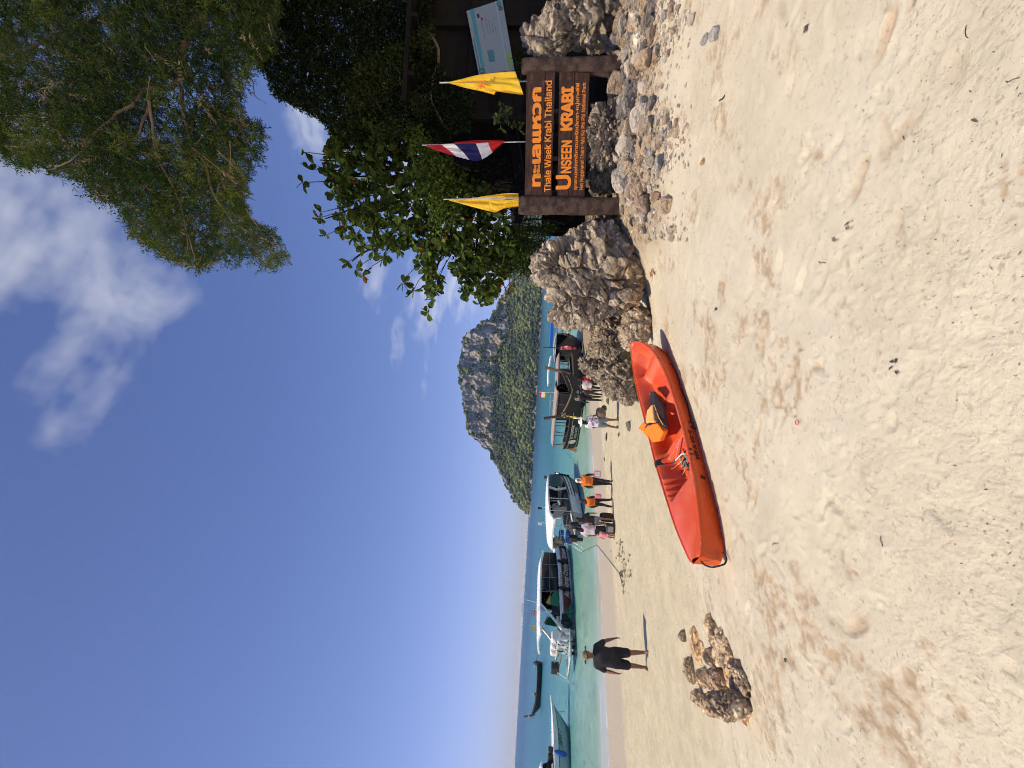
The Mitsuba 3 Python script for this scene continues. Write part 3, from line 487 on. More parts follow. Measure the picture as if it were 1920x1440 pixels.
for q, sd in (([(1017, 376), (984, 375.5), (988, 135), (1022, 136)], 1), ([(1033.5, 376), (1018, 376), (1022.7, 136), (1041, 136)], 2), ([(1064.5, 374), (1045, 374), (1049, 137), (1077.5, 138)], 4), ([(1095.5, 373.5), (1065.3, 374), (1078.3, 138), (1105, 138.5)], 5)):
    part(sign, 'plank', slab([sl(*p) for p in q], .0 - .002 * (sd % 3), .055 + .002 * (sd % 2), .005, .008, sd), 'mat_signwood', False, M=SM)
part(sign, 'batten', slab([sl(1100, 300), sl(990, 300), sl(990, 293), sl(1100, 293)], -.07, -.006, .004), 'mat_signwood', False, M=SM); part(sign, 'batten', slab([sl(1100, 210), sl(990, 210), sl(990, 204), sl(1100, 204)], -.07, -.006, .004), 'mat_signwood', False, M=SM)
mat('mat_letter', (.82, .27, .03), .55)
def sign_text(txt, y_left, y_right, x_base_l, x_base_r, h, bold=0, font='Inter*', off=.06):
    a, b = sl(x_base_l, y_left), sl(x_base_r, y_right); m = lettering(txt, h, .006, font, bold); w = m.bounds[1][0] - m.bounds[0][0]; m.apply_translation((-m.bounds[0][0], 0, 0))
    u = (b - a) / np.linalg.norm(b - a); m.vertices[:, 0] *= np.linalg.norm(b - a) / w
    R = np.eye(4); R[:2, 0] = u; R[:2, 1] = [-u[1], u[0]]; R[:3, 3] = [a[0], a[1], off]; m.apply_transform(R); part(sign, 'lettering', m, 'mat_letter', False, M=SM)
sign_text('ทะเลแหวก', 351, 166, 1012.5, 1014, .185, 5, 'NotoSansThai*')
sign_text('Thale Waek Krabi Thailand', 361, 154, 1032, 1034.5, .125, 2)
sign_text('U', 356, 329, 1068.5, 1069, .27, 4); sign_text('NSEEN', 326, 265, 1069.5, 1071.5, .185, 4); sign_text('KRABI', 247, 165, 1071, 1074, .195, 6)
sign_text('อุทยานแห่งชาติหาดนพรัตน์ธารา-หมู่เกาะพีพี', 357, 158, 1081, 1086, .062, 2, 'NotoSansThai*'); sign_text('Hat Noppharat Thara-Mu Ko Phi Phi National Park', 357, 157, 1092.5, 1098, .068, 1)
# flags on poles fixed behind the sign
scene['mat_flag'] = {'type': 'twosided', 'bsdf': {'type': 'principled', 'base_color': VC, 'roughness': .75, 'specular': .15}}
def flag_cloth(A, B, off, waves, colf, n=70, m=26):
    """cloth hanging between two edges: A, B lists of picture positions from the pole tip down"""
    s = np.linspace(0, 1, n)
    def cur(L, o):
        P = np.array([on_sign(px, py, o) for px, py in L]); t = np.linspace(0, 1, len(L)); return np.stack([PchipInterpolator(t, P[:, k])(s) for k in range(3)], 1)
    a, b = cur(A, off), cur(B, off); t = np.linspace(0, 1, m); P = a[:, None] * (1 - t)[None, :, None] + b[:, None] * t[None, :, None]
    S_, T_ = np.meshgrid(s, t, indexing='ij'); amp = waves * ss(0, .35, S_) * np.minimum(1, 4 * T_ + .05)
    w = np.sin(T_ * 10 + S_ * 3.0) * .6 + np.sin(T_ * 17 - S_ * 5) * .25 + 1.2 * (meshkit.fbm(np.stack([S_ * 4, T_ * 4, 0 * S_ + off * 9], -1), 3, 5) - .5)
    P = P + (amp * w)[..., None] * SN; return grid(P), colf(S_, T_).reshape(-1, 3)
YEL = lambda S_, T_: np.tile(np.array([.80, .53, .045]), (S_.size, 1)) * (1 - .1 * (np.sin(S_ * 40) > .96).ravel()[:, None])
def pole(key, a, b, w=.011, fin=None, off=-.10):
    P = [on_sign(*a, off), on_sign(*b, off)]; part(key, 'pole', tube(P, w, 8), 'mat_offwhite', 40)
f = thing('flag', 'furled yellow flag with an orange crest, at the right end of the wooden sign', 'flag'); pole(f, (824, 155), (1030, 152))
m, c = flag_cloth([(842, 154), (870, 147), (900, 140), (935, 136), (966, 134)], [(842, 155.5), (880, 162), (925, 170), (960, 175), (982, 178.5)], -.06, .045, YEL); part(f, 'cloth', m, 'mat_flag', True, color=c)
m, c = flag_cloth([(842, 155), (880, 160), (920, 166), (932, 169)], [(842, 156), (872, 164), (905, 172), (926, 178)], -.13, .02, YEL); part(f, 'cloth_fold', m, 'mat_flag', True, color=c)
ems = []
for k in range(9):
    a = (905, 160.5); an = -1.2 + k * .3; L_ = 11 - 3 * abs(k - 4) / 4; ems.append(bar(on_sign(a[0] - 1 * math.cos(an), a[1] - 1 * math.sin(an) * .8, .0), on_sign(a[0] - L_ * math.cos(an), a[1] - L_ * math.sin(an) * .9, .0), .009, .003, SN))
ems += [bar(on_sign(900, 156, .0), on_sign(909, 164, .0), .03, .004, SN), bar(on_sign(906, 158, .0), on_sign(908, 150, .0), .02, .004, SN)]
part(f, 'crest', ems, 'mat_orange', False)
f = thing('flag', 'red, white and navy striped flag on the middle pole behind the sign', 'flag'); pole(f, (792, 272.5), (1030, 264))
def thai(S_, T_):
    q = S_ - .12 * T_ + .02; c = np.empty(S_.shape + (3,)); R_, W_, N_ = (.50, .025, .035), (.72, .70, .70), (.022, .02, .10)
    for lo, hi, k in ((-9, .2, R_), (.2, .36, W_), (.36, .62, N_), (.62, .79, W_), (.79, 9, R_)): c[(q >= lo) & (q < hi)] = k
    return c
m, c = flag_cloth([(800, 272), (850, 269.5), (900, 266), (945, 263.5)], [(800, 275), (835, 287), (872, 297), (893, 302), (912, 294), (945, 266)], -.06, .04, thai, 160, 30); part(f, 'cloth', m, 'mat_flag', True, color=c)
m, c = flag_cloth([(850, 268), (880, 264), (912, 262.5), (940, 264)], [(850, 270), (880, 269), (912, 267), (940, 265)], -.04, .02, lambda S_, T_: np.tile([.35, .02, .03], (S_.size, 1))); part(f, 'cloth_fold', m, 'mat_flag', True, color=c)
f = thing('flag', 'furled yellow flag hanging on the pole by the left post of the sign', 'flag'); pole(f, (832, 374), (1030, 370))
m, c = flag_cloth([(842, 375), (880, 372), (920, 366), (958, 362), (972, 364)], [(842, 376), (880, 386), (915, 395), (928, 398), (945, 391), (972, 388)], -.17, .05, YEL); part(f, 'cloth', m, 'mat_flag', True, color=c)
m, c = flag_cloth([(915, 374), (935, 375), (955, 375), (976, 371)], [(915, 377), (930, 394), (950, 388), (972, 382)], -.06, .03, YEL); part(f, 'cloth_fold', m, 'mat_flag', True, color=c)
# shelter of dark timber behind the trees, with an information board
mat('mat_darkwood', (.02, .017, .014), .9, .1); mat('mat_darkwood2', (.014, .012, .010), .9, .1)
hut = thing('beach_hut', 'dark timber hut in deep shade under the trees at the right edge', 'hut')
HX0, HX1, HY = 6.95, 14.5, 10.2; hz0, hz1 = 1.6, 7.4
for k in range(16):
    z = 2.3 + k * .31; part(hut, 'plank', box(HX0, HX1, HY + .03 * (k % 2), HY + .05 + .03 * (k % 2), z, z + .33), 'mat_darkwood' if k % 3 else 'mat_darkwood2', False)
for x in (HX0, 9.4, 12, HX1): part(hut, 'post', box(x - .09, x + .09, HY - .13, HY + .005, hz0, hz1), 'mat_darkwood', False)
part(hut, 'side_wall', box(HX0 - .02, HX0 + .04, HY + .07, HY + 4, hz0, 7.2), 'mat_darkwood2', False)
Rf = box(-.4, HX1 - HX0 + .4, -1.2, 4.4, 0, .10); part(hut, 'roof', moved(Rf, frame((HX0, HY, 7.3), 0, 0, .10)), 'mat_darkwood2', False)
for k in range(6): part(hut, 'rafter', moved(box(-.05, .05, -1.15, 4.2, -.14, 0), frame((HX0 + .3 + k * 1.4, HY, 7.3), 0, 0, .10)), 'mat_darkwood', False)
ib = thing('information_board', 'pale information board with a teal band, dappled by shade, on the dark hut', 'sign board')
IQ = [np.array(at(px, py, Y)) for px, py, Y in ((878, 141.5, 9.6), (877, 23, 9.95), (941.7, 1, 9.95), (965, 133.4, 9.6))]
ibq = [at(898, 141, 9.75), at(875, 23, 10.0), at(941.7, 1, 10.0), at(964.7, 133.4, 9.75)]          # top-left, top-right, bottom-right, bottom-left
TL, TR, BR, BL = ibq; IN = unit(np.cross(BR - BL, TL - BL)); 
def ibp(u, v, o=0.): return (BL * (1 - u) + BR * u) * (1 - v) + (TL * (1 - u) + TR * u) * v + IN * o
def ibpatch(u0, u1, v0, v1, o, th=.003):
    c = [ibp(u, v, oo) for oo in (o, o + th) for u, v in ((u0, v0), (u1, v0), (u1, v1), (u0, v1))]
    return trimesh.Trimesh(np.array(c), [(0, 2, 1), (0, 3, 2), (4, 5, 6), (4, 6, 7)] + [t for i in range(4) for t in ((i, (i + 1) % 4, 4 + (i + 1) % 4), (i, 4 + (i + 1) % 4, 4 + i))], process=False)
mat('mat_boardpaper', (.25, .29, .29), .2, .5); mat('mat_teal', (.05, .27, .30), .4); mat('mat_tealpale', (.25, .42, .44), .4); mat('mat_print', (.10, .16, .17), .5); mat('mat_leafprint', (.25, .36, .08), .5); mat('mat_islandprint', (.05, .20, .22), .5)
part(ib, 'panel', ibpatch(0, 1, 0, 1, 0, .03), 'mat_boardpaper', False); part(ib, 'header_band', ibpatch(.0, 1, .80, .90, .031), 'mat_teal', False); part(ib, 'footer_band', ibpatch(.0, 1, .17, .20, .031), 'mat_tealpale', False)
part(ib, 'text_line', [ibpatch(.04, .55, .93, .965, .031)], 'mat_print', False)
part(ib, 'text_line', [ibpatch(.55, .80 - .04 * (k % 3), .52 - k * .07, .53 - k * .07, .031) for k in range(4)] + [ibpatch(.5, .78, .645, .655, .031)], 'mat_print', False)
part(ib, 'picture', [ibpatch(.16 + .03 * (k % 4), .22 + .035 * (k % 4), .48 + .05 * (k // 4), .55 + .05 * (k // 4), .031 + .001 * (k % 3)) for k in range(12)], 'mat_islandprint', False)
part(ib, 'picture', [ibpatch(.03 + .05 * (k % 5), .10 + .045 * (k % 5), .03 + .03 * (k % 3), .10 + .02 * (k % 4), .031 + .001 * (k % 4)) for k in range(8)], 'mat_leafprint', False)
part(ib, 'map_flag', ibpatch(.84, .90, .68, .74, .032), 'mat_black', False); part(ib, 'map_dot', ibpatch(.79, .83, .60, .66, .032), 'mat_red', False)
def ring(u, v, r, w=.018): c = ibp(u, v, .035); a = unit(BR - BL); b = unit(TL - BL); return tube([c + r * (a * math.cos(t) + b * math.sin(t)) for t in np.linspace(0, 2 * PI, 25)], w, 5, False)
part(ib, 'round_mark', ring(.95, .10, .05), 'mat_teal'); part(ib, 'round_mark', ring(.88, .08, .04), 'mat_print'); part(ib, 'round_mark', ring(.04, .90, .06), 'mat_print')
# low lean-to left of the hut, seen through the gap of the sign
lt = thing('lean_to', 'dark lean-to roof on posts behind the left half of the sign', 'shelter')
a_, b_ = at(955, 285, 11.5), at(975, 378, 11.5); L_ = np.linalg.norm((b_ - a_)[:2]); Ml = frame(a_, math.atan2((b_ - a_)[1], (b_ - a_)[0]) + PI, -math.asin((b_ - a_)[2] / np.linalg.norm(b_ - a_)) * 0)
dz = a_[2] - b_[2]
for k in range(10):
    o = -.6 + k * .3; part(lt, 'roof_board', trimesh.Trimesh(np.array([[b_[0] - .5 + i * (a_[0] - b_[0] + 1.6), 11.0 + o + .29 * j, b_[2] - .15 + i * (dz + .2) + .16 * (o + .3 * j) - .05 * kk] for kk in (0, 1) for i, j in ((0, 0), (1, 0), (1, 1), (0, 1))]), [(0, 1, 2), (0, 2, 3), (4, 6, 5), (4, 7, 6)] + [t for i in range(4) for t in ((i, 4 + i, 4 + (i + 1) % 4), (i, 4 + (i + 1) % 4, (i + 1) % 4))], process=False), 'mat_darkwood', False)
part(lt, 'fascia', bar(b_ + V(-.5, -.75, -.25), a_ + V(1.1, -.75, -.05), .05, .45), 'mat_darkwood2', False)
for x, y in ((b_[0] - .2, 10.6), (b_[0] + 1.5, 10.6), (b_[0] - .2, 13), (b_[0] + 1.8, 13)): part(lt, 'post', box(x - .07, x + .07, y - .07, y + .07, .8, b_[2] - .1), 'mat_darkwood', False)
for k in range(5): part(lt, 'wall_board', box(b_[0] - .4, a_[0] + 1, 13.0 + .04 * (k % 2), 13.05 + .04 * (k % 2), 1.3 + k * .5, 1.85 + k * .5), 'mat_darkwood2', False)
# ---------------------------------------------------------------- kayak and what lies in it
KS, KB = np.array([-1.80, 4.28]), np.array([.80, 7.30]); KL = float(np.linalg.norm(KB - KS)); kd = (KB - KS) / KL
kz0, kz1 = float(gz0(*KS)) - .03, float(gz0(*KB)) - .02
KX = unit([kd[0] * KL, kd[1] * KL, kz1 - kz0]); KY = unit(np.cross([0, 0, 1], KX)); KZ = np.cross(KX, KY)
roll = math.radians(6); KY, KZ = KY * math.cos(roll) + KZ * math.sin(roll), KZ * math.cos(roll) - KY * math.sin(roll)
KM = np.eye(4); KM[:3, 0], KM[:3, 1], KM[:3, 2], KM[:3, 3] = KX, KY, KZ, [KS[0], KS[1], kz0]; KI = np.linalg.inv(KM)
def kloc(px, py, z=.25):
    d = KI[:3, :3] @ ray(px, py); o = KI[:3, :3] @ EYE + KI[:3, 3]; return o + d * ((z - o[2]) / d[2])
kw = PchipInterpolator([0, .015, .06, .15, .3, .45, .6, .75, .86, .94, .98, 1], [.08, .14, .22, .33, .43, .485, .49, .455, .36, .22, .11, .012])
kzs = PchipInterpolator([0, .05, .2, .45, .65, .8, .92, 1], [.35, .34, .34, .36, .39, .45, .52, .59])
kzk = PchipInterpolator([0, .03, .12, .3, .7, .86, .95, 1], [.10, .06, .015, 0, 0, .03, .11, .28])
def f_scuff(p, n, uv): return 0
def plastic(name, a, b):
    def fn(p, n, uv):
        q = fbm(p.x * 5, p.y * 5, p.z * 5, 3); s = noise(p.x * 26 + p.y * 60, p.y * 26 - p.x * 40, p.z * 90); return mix(mix(mi.Color3f(*a), mi.Color3f(*b), smoothstep(.40, .65, q) * .8), mi.Color3f(.72, .42, .30), smoothstep(.70, .92, s) * .45 * smoothstep(.4, .6, fbm(p.x * 2, p.y * 2, p.z * 2, 2)))
    scene[name] = {'type': 'twosided', 'bsdf': {'type': 'principled', 'base_color': proc(fn), 'roughness': .38, 'specular': .4}}
plastic('mat_kayakhull', (.66, .078, .009), (.58, .09, .02)); plastic('mat_kayakdeck', (.62, .080, .022), (.64, .12, .05))
kayak = thing('kayak', 'faded orange plastic two-seat kayak pulled up on the sand', 'kayak')
NT = 260; t = np.linspace(0, 1, NT) ** 1.0
sec = np.linspace(-1, 1, 41)                                             # -1 right (towards the path), 1 left
th_ = sec; A = np.abs(sec)
prof_y = np.interp(A, [0, .12, .3, .42, .55, .72, .93, 1], [0, .2, .60, .76, .86, .93, 1.03, 1.0]) * np.sign(sec)
prof_z = np.interp(A, [0, .12, .3, .42, .55, .72, .93, 1], [0, .008, .035, .12, .34, .62, .93, 1.0])
hw, zs, zk = kw(t)[:, None], kzs(t)[:, None], kzk(t)[:, None]
HPt = np.stack([np.repeat(t[:, None] * KL, 41, 1), hw * prof_y, zk + (zs - zk) * prof_z], -1)
bowrake = (t[:, None] > .9) * (t[:, None] - .9) * .9 * (1 - prof_z[None]) * -.9; HPt[..., 0] += bowrake
hull = grid(HPt); e = len(hull.vertices)
st = trimesh.Trimesh(np.vstack([HPt[0], HPt[0].mean(0)]), [(41, j, j + 1) for j in range(40)] + [(41, 40, 0)], process=False)
part(kayak, 'hull', [hull, st], 'mat_kayakhull', 35, M=KM)
def kdepth(T_, l):
    """how far the deck lies below the rim"""
    D = PchipInterpolator([0, .17, .215, .24, .30, .385, .41, .43, .455, .50, .56, .60, .625, .65, .72, .80, .845, .87, .93, .965, 1], [-.022, -.02, -.005, .22, .27, .25, .12, .115, .22, .27, .23, .115, .14, .24, .26, .22, .11, .22, .20, .03, -.01])(T_)
    teeth = 0
    for c in (.245, .27, .295, .32): teeth = teeth + .13 * np.clip(1 - np.abs((T_ - c) / .013), 0, 1)
    for c in (.60, .62, .64): teeth = teeth + .09 * np.clip(1 - np.abs((T_ - c) / .01), 0, 1)
    wall = 1 - ss(.60 - teeth, .93 - teeth * .9, np.abs(l) + .10 * (T_ < .25) * 0)
    point = ss(.0, 1, (T_ - .21) / .03 - np.abs(l) * 1.6 + .9) * (T_ < .4) + (T_ >= .4)
    bowp = 1 - ss(.90, .97, T_ + .05 * np.abs(l))
    crown = .018 * (1 - l ** 2)
    return D * np.where(D > 0, wall * point * bowp, (1 - l ** 2)) - crown * (D <= .0)
lat = np.linspace(-1, 1, 101); T_, l_ = np.meshgrid(np.linspace(0, 1, 420), lat, indexing='ij')
DP = np.stack([T_ * KL, l_ * (kw(T_) - .004), kzs(T_) + .004 - kdepth(T_, l_) - .012 * ss(.93, 1, np.abs(l_))], -1)
part(kayak, 'deck', grid(DP)  , 'mat_kayakdeck', True, M=KM)
for s_ in (-1, 1):
    tt = np.linspace(.0, .995, 120); part(kayak, 'rim', tube(np.stack([tt * KL, s_ * (kw(tt) - .006), kzs(tt) + .004], 1), .013, 8), 'mat_kayakdeck', True, M=KM)
def kside(T, f, out=.008):                                               # a point on the near side: f from keel 0 to rim 1
    y = np.interp(f, [0, .12, .34, .62, .93, 1], [.60, .76, .86, .93, 1.03, 1.0]); return np.array([T * KL + (T > .9) * (T - .9) * -.81 * (1 - f), -(kw(T) * y) - out, kzk(T) + (kzs(T) - kzk(T)) * f])
anch = [(.93, .62), (.855, .58), (.745, .58), (.585, .60), (.40, .66)]
rp = []
for (t0, f0), (t1, f1) in zip(anch[:-1], anch[1:]):
    for u in np.linspace(0, 1, 14)[:-1]: rp.append(kside(t0 + (t1 - t0) * u, f0 + (f1 - f0) * u - .17 * 4 * u * (1 - u) * .6, .012))
rp.append(kside(.40, .66, .012))
part(kayak, 'grab_line', tube([kside(.915, .40, .012), kside(.925, .55, .014)] + rp, .0055, 6), 'mat_black', True, M=KM)
for t0, f0 in anch: part(kayak, 'pad_eye', moved(rbox(.035, .02, .03, .006), frame(kside(t0, f0, .008))), 'mat_kayakdeck', 30, M=KM)
part(kayak, 'knot', [tube([kside(.40, .66, .02) + V(a, -.005 * (k % 2), b) for k, (a, b) in enumerate([(0, 0), (.03, .02), (.05, -.01), (.01, -.03), (-.03, .0), (-.07, -.02), (-.08, -.05)])], .007, 6), tube([kside(.39, .66, .015), kside(.388, .45, .015), kside(.386, .28, .02)], .006, 6)], 'mat_black', True, M=KM)
# painted letters, upside down along the side
def kletter(txt, t0, f0, h, name='lettering', bold=3, step=None):
    m = lettering(txt, h, .003, 'Inter*', bold); p = kside(t0, f0, .004); q = kside(t0 - .05, f0, .004); up = unit(kside(t0, f0 - .2, 0) - kside(t0, f0 + .05, 0)); x = unit(q - p); z = np.cross(x, up)
    R = np.eye(4); R[:3, 0], R[:3, 1], R[:3, 2], R[:3, 3] = x, up, z, p + z * .004
    part(kayak, name, moved(m, R), 'mat_black', False, M=KM)
for ch, t0, f0 in (('U', .372, .86), ('S', .352, .84), ('A', .338, .84), ('N', .319, .82), ('M', .298, .82), ('A', .279, .80), ('E', .215, .75)): kletter(ch, t0, f0, .058)
for ch, t0 in (('B', .300), ('2', .283)): kletter(ch, t0, .98, .035)
# holes, carry handle, straps, rope bundle in the rear well
part(kayak, 'scupper', [moved(trimesh.creation.cylinder(.022, .01, sections=16), frame((.075 * KL, -.02, kzs(.075) + .036)))], 'mat_black', 30, M=KM)
hp = np.array([[.02, .02, .29], [-.05, -.03, .30], [-.10, -.10, .24], [-.085, -.16, .16], [-.01, -.17, .115], [.05, -.15, .13]]); part(kayak, 'carry_handle', tube(np.stack([PchipInterpolator(np.arange(6), hp[:, k])(np.linspace(0, 5, 30)) for k in range(3)], 1), .009, 7), 'mat_darkrope', True, M=KM)
def klT(T, l, up=.01): return np.array([T * KL, l * kw(T), kzs(T) + .004 - kdepth(np.array(T), np.array(l)) + up])
part(kayak, 'seat_strap', grid(np.array([[klT(.405 + d, 1.02 - .5 * k / 8, .012 + .004 * math.sin(k)) for d in (-.012, .012)] for k in range(9)])), 'mat_black', False, M=KM)
q = np.random.default_rng(3)
part(kayak, 'tie_line', [tube([klT(.372, 1.03, .0), klT(.372, .7, .03), klT(.365, .2, .05)], .003, 5), tube([klT(.33, 1.03, .0), klT(.335, .6, .03), klT(.335, .15, .05)], .003, 5), tube([klT(.38, .3, .04), klT(.388, -.2, .06), klT(.395, -.7, .05), kside(.40, .8, .01)], .003, 5)], 'mat_offwhite', True, M=KM)
rb = thing('rope_bundle', 'tangled dark and white rope bundle in the rear well of the kayak', 'rope')
for k, (mt_, n_) in enumerate((('mat_darkrope', 7), ('mat_rope', 5))):
    for i in range(n_):
        c = klT(.352 + .012 * q.normal(), .0 + .18 * q.normal(), .05); P = [c + V(.10 * math.cos(a) * q.uniform(.6, 1), .08 * math.sin(a) * q.uniform(.6, 1), .02 * q.normal()) for a in np.linspace(0, 5.5, 9)]
        part(rb, 'strand', tube(P, q.uniform(.008, .014), 6), mt_, True, M=KM)
part(rb, 'rod', tube([klT(.385, .45, .08), klT(.37, .0, .10), klT(.345, -.35, .08)], .009, 6), 'mat_white', True, M=KM); part(rb, 'rod', tube([klT(.385, .45, .08), klT(.398, -.35, .09)], .007, 6), 'mat_pink', True, M=KM)
# life vest slumped over the front seat
lj = thing('life_vest', 'orange life vest with black lining slumped in the front seat of the kayak', 'life vest')
mat('mat_vest', (.78, .22, .025), .7, .2); mat('mat_vestpale', (.80, .42, .16), .7, .2)
def pad(pts, thick, r=.02, up=V(0, 0, 1)):
    """a padded panel over four corner points"""
    s = m3.Manifold.sphere(r, 10); n = unit(np.cross(pts[1] - pts[0], pts[-1] - pts[0])); n = n * np.sign(n @ up + 1e-6)
    m = tm(m3.Manifold.batch_hull([s.translate(tuple(p + n * o)) for p in pts for o in (0, thick)]).refine_to_length(.03)); v = m.vertices; m.vertices = v + n * (.012 * (meshkit.fbm(v * 14, 2, 3) - .5))[:, None]; return m
def kp(px, py, z): return kloc(px, py, z)
part(lj, 'front_panel', pad([kp(1222, 799, .36), kp(1214, 810, .33), kp(1230, 826, .30), kp(1243, 824, .30), kp(1250, 808, .34), kp(1240, 794, .37)], .05), 'mat_vest', 40, M=KM)
part(lj, 'front_panel', pad([kp(1220, 772, .33), kp(1218, 792, .35), kp(1232, 790, .38), kp(1229, 762, .38)], .04), 'mat_vestpale', 40, M=KM, label='sun-bleached front panel')
part(lj, 'lining', pad([kp(1221, 737, .30), kp(1230, 737, .31), kp(1247, 766, .32), kp(1252, 800, .33), kp(1245, 800, .36), kp(1233, 775, .40), kp(1226, 755, .36)], .03, .012), 'mat_charcoal', 40, M=KM)
part(lj, 'lining', pad([kp(1222, 748, .28), kp(1208, 772, .25), kp(1209, 777, .25), kp(1226, 766, .33)], .02, .01), 'mat_charcoal', 40, M=KM)
part(lj, 'edge_binding', tube([kp(*p) for p in ((1218, 736, .34), (1224, 752, .38), (1229, 765, .42), (1235, 782, .42), (1243, 796, .40))], .008, 6), 'mat_vestpale', True, M=KM)
part(lj, 'shoulder_panel', pad([kp(1202, 803, .36), kp(1210, 808, .35), kp(1216, 797, .36), kp(1211, 793, .36)], .03, .012), 'mat_vest', 40, M=KM)
part(lj, 'shoulder_panel', pad([kp(1212, 786, .36), kp(1216, 781, .36), kp(1210, 790, .34)], .02, .01), 'mat_vest', 40, M=KM)
for a_, b_, w_ in (((1220, 772, .385), (1219, 796, .40), .05), ((1218, 794, .40), (1203, 806, .38), .035), ((1219, 796, .405), (1212, 812, .385), .03), ((1235, 788, .43), (1230, 793, .43), .02), ((1238, 797, .42), (1229, 807, .40), .012)): part(lj, 'strap', bar(kp(*a_), kp(*b_), w_, .013), 'mat_charcoal', False, M=KM)
# ---------------------------------------------------------------- boats
class Hull:
    """a boat's shell: x forward from the stern, y to port, z up from the waterline"""
    def __init__(s, L, B, zs, zk, bw, flare=.78, rake=0., sternx=0., n=60):
        s.L, s.B, s.zs, s.zk, s.bw, s.flare, s.rake = L, B, PchipInterpolator(*zs), PchipInterpolator(*zk), PchipInterpolator(*bw), flare, rake
        s.n = n
    def at(s, t, side, f, out=0.):
        """side -1 starboard, 1 port; f 0 at the keel, .35 the chine, 1 at the rim"""
        hb = s.B / 2 * s.bw(t); zk, zs = s.zk(t), s.zs(t); y = np.interp(f, [0, .35, .6, 1], [0, s.flare, .5 + s.flare / 2, 1.]) * hb; z = zk + (zs - zk) * np.interp(f, [0, .35, 1], [0, .30, 1.])
        x = t * s.L + s.rake * np.maximum(t - .55, 0) / .45 * (f - 1) ; return np.stack([x + 0 * y, side * (y + out), z + 0 * y], -1)
    def shell(s):
        t = np.linspace(0, 1, s.n); F = np.concatenate([np.linspace(1, 0, 13), np.linspace(0, 1, 13)[1:]]); sd = np.r_[-np.ones(13), np.ones(12)]
        P = np.stack([s.at(t, sd[j], F[j]) for j in range(25)], 1); m = grid(P); k = len(m.vertices)
        tr = trimesh.Trimesh(np.vstack([P[0], P[0].mean(0)]), [(j + 1, j, 25) for j in range(24)], process=False); return [m, tr]
    def strip(s, side, t0, t1, f0, f1, out=.012, n=60, m=9):
        out = out * 1.6 + .012
        t = np.linspace(t0, t1, n); f0 = f0(t) if callable(f0) else np.full(n, f0); f1 = f1(t) if callable(f1) else np.full(n, f1)
        return grid(np.stack([np.array([s.at(t[i], side, f0[i] + (f1[i] - f0[i]) * j / (m - 1), out) for i in range(n)]) for j in range(m)], 1))
    def rail(s, side, t0=0., t1=1., up=0., n=40): t = np.linspace(t0, t1, n); return s.at(t, side, 1.) + V(0, 0, up)
    def deck(s, t0, t1, f=1., dz=0., n=30):
        t = np.linspace(t0, t1, n); return grid(np.stack([s.at(t, -1, f) + V(0, 0, dz), (s.at(t, -1, f) + s.at(t, 1, f)) / 2 + V(0, 0, dz + .04), s.at(t, 1, f) + V(0, 0, dz)], 1))
    def side_text(s, side, txt, t0, f, h, font='Inter*', bold=2, slant=0., fwd=True, width=None):
        """letters wrapped along the side, reading towards the bow when fwd"""
        m = lettering(txt, h, .008, font, bold, slant)
        if width: m.vertices[:, 0] *= width / (m.bounds[1][0] - m.bounds[0][0])
        v = m.vertices; t = t0 + (1 if fwd else -1) * v[:, 0] / s.L; H_ = np.maximum(s.zs(t) - s.zk(t), .1) * .93; ff = np.clip(f + v[:, 1] / H_, 0, 1.05)
        P = np.array([s.at(t[i], side, ff[i], .045 + v[i, 2]) for i in range(len(v))]); return trimesh.Trimesh(P, m.faces, process=False)
def pose(x, y, heading, roll=0., pitch=0., z=0.): return frame((x, y, z), math.atan2(heading[1], heading[0]), pitch, roll)
def sheet(pts, thick): 
    """a thin curved roof over a grid of points"""
    P = np.asarray(pts, float); top, bot = grid(P), grid(P - V(0, 0, thick)); e = [P[0], P[-1], P[:, 0], P[:, -1]]; return [top, bot] + [grid(np.stack([a, a - V(0, 0, thick)])) for a in e]
mat('mat_hullwood', (.05, .042, .036), .6); mat('mat_hullblack', (.026, .027, .026), .45); mat('mat_brownwood', (.20, .11, .06), .6); mat('mat_rudderwood', (.38, .13, .05), .6); mat('mat_tan', (.36, .27, .17), .7); mat('mat_boatgrey', (.34, .37, .35), .35); mat('mat_glassdark', (.012, .016, .02), .08, .6); mat('mat_ribbonyellow', (.75, .6, .08), .6); mat('mat_boatgreen', (.015, .16, .085), .35); mat('mat_canvas', (.30, .26, .24), .8); mat('mat_gold', (.5, .3, .04), .4); mat('mat_beige', (.36, .31, .24), .5); mat('mat_fenderbrown', (.12, .085, .06), .7)
